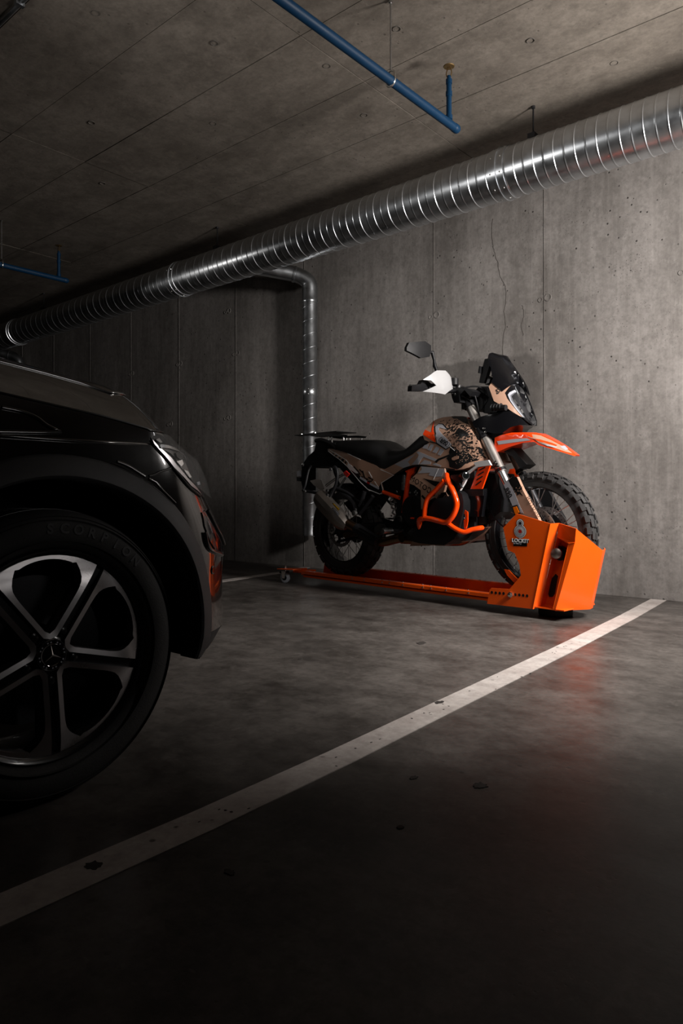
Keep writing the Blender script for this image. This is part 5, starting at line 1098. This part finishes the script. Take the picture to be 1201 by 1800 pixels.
# ---------------- wheels
def car_wheel(yc, sgn):
    fx = CX0-.035; cz = WC[1]; Rr = .226
    o = Vector((fx, yc, cz)); X = (1, 0, 0)
    P = lambda r_, a, dx=0: (fx+dx, yc+r_*math.cos(a), cz+r_*math.sin(a))
    rim = lathe('car_wheel', [(.230, -.19), (.212, -.185), (.200, -.12), (.205, -.03), (.214, -.012), (.2185, -.004), (.226, .0), (.231, -.004), (.231, -.012), (.219, -.02), (.222, -.12), (.231, -.185)], loc(o), X, 'alloyblack', car, 72, 40, close=True)
    prof = [(.228, -.19), (.245, -.205), (.285, -.212), (.302, -.200), (.3135, -.178), (.315, -.15), (.315, -.045), (.3130, -.018), (.303, .004), (.285, .014), (.262, .013), (.243, .006), (.228, -.008)]
    ty = lathe('tyre', prof, loc(o), X, 'rubber', rim, 96, 50, close=True)
    for r_ in (.300, .2925, .246): lathe('sidewall_rib', [(r_-.0012, .0), (r_, .0085+(.007 if r_ < .297 else 0)), (r_+.0012, .0)], loc((fx, yc, cz)), X, 'rubber', ty, 96, close=True)
    gz = MB()
    for dx in (-.04, -.075, -.115, -.15): gz.lathe([(.3145, dx-.004), (.3153, dx-.004), (.3153, dx+.004), (.3145, dx+.004)], loc(o), X, 72, True)
    gz.build('tread_groove', 'vblack', ty)
    if sgn:
        for k, ch in enumerate('SCORPION'):
            a = R(93-6.9*k); d_ = Vector((0, math.sin(a), -math.cos(a))); u_ = Vector((0, math.cos(a), math.sin(a)))
            text_mesh('raised_letter', ch, .030, 'clad', ty, frame_mtx(loc(P(.2725, a, .0135)), d_, u_), extrude=.0012, bold=.001)
    # five windows framed by a machined edge
    spk = [57, -15, -87, -159, 129]
    for sa in spk:
        t0, t1 = R(sa), R(sa+72)
        def side(t, r_, w_, sg):
            e = Vector((math.cos(t), math.sin(t))); n = Vector((-math.sin(t), math.cos(t)))*sg; return e*r_+n*w_
        def wid(r_): return .0115+.012*max(0, (r_-.14)/.08)**2
        outer = []; inner = []
        rs = [.040+.178*k/14 for k in range(15)]
        for r_ in rs: outer.append(side(t0, r_, .0105, 1)); q = .050+.146*(r_-.04)/.178; inner.append(side(t0, q, .0105+wid(r_)+(.024*max(0, (q-.158)/.038)**2.2 if q > .158 else 0), 1))
        ao0, ao1 = math.atan2(outer[-1].y, outer[-1].x), None
        oe = side(t1, .218, .0105, -1); a1 = math.atan2(oe.y, oe.x)
        if a1 < ao0: a1 += 2*math.pi
        i0 = math.atan2(inner[-1].y, inner[-1].x); ie = side(t1, .196, .0105+wid(.218)+.024, -1); i1 = math.atan2(ie.y, ie.x)
        if i1 < i0: i1 += 2*math.pi
        for k in range(1, 16):
            a = ao0+(a1-ao0)*k/16; outer.append(Vector((math.cos(a), math.sin(a)))*.2185); b_ = i0+(i1-i0)*k/16; rr = .196+.011*math.sin(math.pi*k/16)**.4; inner.append(Vector((math.cos(b_), math.sin(b_)))*rr)
        for r_ in rs[::-1]: outer.append(side(t1, r_, .0105, -1)); q = .050+.146*(r_-.04)/.178; inner.append(side(t1, q, .0105+wid(r_)+(.024*max(0, (q-.158)/.038)**2.2 if q > .158 else 0), -1))
        # round apex
        tm = (t0+t1)/2; em = Vector((math.cos(tm), math.sin(tm)))
        outer.append(em*.034); inner.append(em*.046)
        n = len(outer); V = []; F = []
        dish = lambda p: -.004-.006*max(0, 1-p.length/.14)-2.2*max(0, p.length-.165)**2
        for ring_, dx in ((outer, 0), (inner, -.002), (inner, -.034), (outer, -.03)): V += [loc((fx+dish(p)+dx, yc+p.x, cz+p.y)) for p in ring_]
        for i in range(4):
            for k in range(n): F.append((i*n+k, i*n+(k+1) % n, ((i+1) % 4)*n+(k+1) % n, ((i+1) % 4)*n+k))
        me_ = mk('spoke_edge', V, F, 'alloy', rim, 35)
        # dark spoke between two machined edges
        e = Vector((math.cos(t0), math.sin(t0))); nn = Vector((-e.y, e.x)); V = []
        for dx in (-.018, -.055):
            for r_, w_ in ((.03, .022), (.12, .020), (.217, .024)):
                for s in (-1, 1): p = e*r_+nn*w_*s; V.append(loc((fx+dx, yc+p.x, cz+p.y)))
        mk('spoke', V, [(0, 1, 3, 2), (2, 3, 5, 4), (6, 8, 9, 7), (8, 10, 11, 9), (0, 2, 8, 6), (2, 4, 10, 8), (1, 7, 9, 3), (3, 9, 11, 5), (0, 6, 7, 1), (4, 5, 11, 10)], 'alloyblack', rim)
        p = e*.056; lathe('wheel_bolt', [(.009, -.02), (.009, -.012), (.005, -.011)], loc((fx, yc+p.x, cz+p.y)), X, 'alloyblack', rim, 6)
    lathe('hub', [(.050, -.06), (.048, -.024), (.042, -.018), (.034, -.013), (0, -.013)], loc(o), X, 'alloyblack', rim, 40)
    cap = lathe('hub_cap', [(.0325, -.014), (.0335, -.009), (.031, -.006), (.024, -.0055), (.0, -.0055)], loc(o), X, 'gblack', rim, 48)
    lathe('emblem_ring', [(.0225, -.0055), (.0235, -.0035), (.0245, -.0055)], loc(o), X, 'chrome', cap, 48, close=True); lathe('emblem_ring', [(.0322, -.0065), (.0332, -.0045), (.0340, -.0065)], loc(o), X, 'alloy', cap, 48, close=True)
    for k in range(3):
        a = R(97+120*k); q = [loc(P(r_, a+da, dx)) for r_, da, dx in ((.0228, 0, -.0045), (.0032, R(60), -.0045), (0, 0, -.0030), (.0032, R(-60), -.0045))]
        mk('emblem_star', q+[loc(P(0, 0, -.0054))], [(0, 1, 2), (0, 2, 3), (0, 3, 4), (0, 4, 1), (1, 4, 2), (2, 4, 3)], 'chrome', cap)
    for k in range(24):
        if k % 3 == 2: continue
        a = R(k*15+4); q = [loc(P(r_, a+da, -.0052)) for r_, da in ((.0265, -.05), (.0295, -.05), (.0295, .06), (.0265, .06))]; mk('cap_relief', q+[loc(Vector(P(0, 0, -.0058))+Vector((0, Vector(v).y+O_.y-yc, Vector(v).z-cz))) for v in q], [(0, 1, 2, 3), (4, 5, 6, 7), (0, 1, 5, 4), (1, 2, 6, 5), (2, 3, 7, 6), (3, 0, 4, 7)], 'drl', cap)
    lathe('brake_disc', [(.06, -.10), (.165, -.10), (.165, -.125), (.06, -.125)], loc(o), X, 'dark_metal', rim, 48, close=True)
    rr = [(.095, R(150)), (.168, R(155)), (.172, R(200)), (.095, R(205))]
    MB().hull8([loc(P(r_, a, -.14)) for r_, a in rr], [loc(P(r_, a, -.07)) for r_, a in rr]).build('brake_caliper', 'alloyblack', rim)
    return rim
w1 = car_wheel(WC[0], 1)
def spin_copy(src, dy, flip):
    c = src.copy(); COL.objects.link(c)
    ids = []
    def rec(o, par):
        for ch in list(o.children):
            k = ch.copy(); COL.objects.link(k); k.parent = par; rec(ch, k)
    rec(src, c); c.parent = car
    if flip: c.rotation_euler = (0, 0, math.pi); c.location = (0, 2*(WC[0]-O_.y)+dy, 0)
    else: c.location = (0, dy, 0)
    return c
spin_copy(w1, WCR-WC[0], False); spin_copy(w1, 0, True); spin_copy(w1, WCR-WC[0], True)
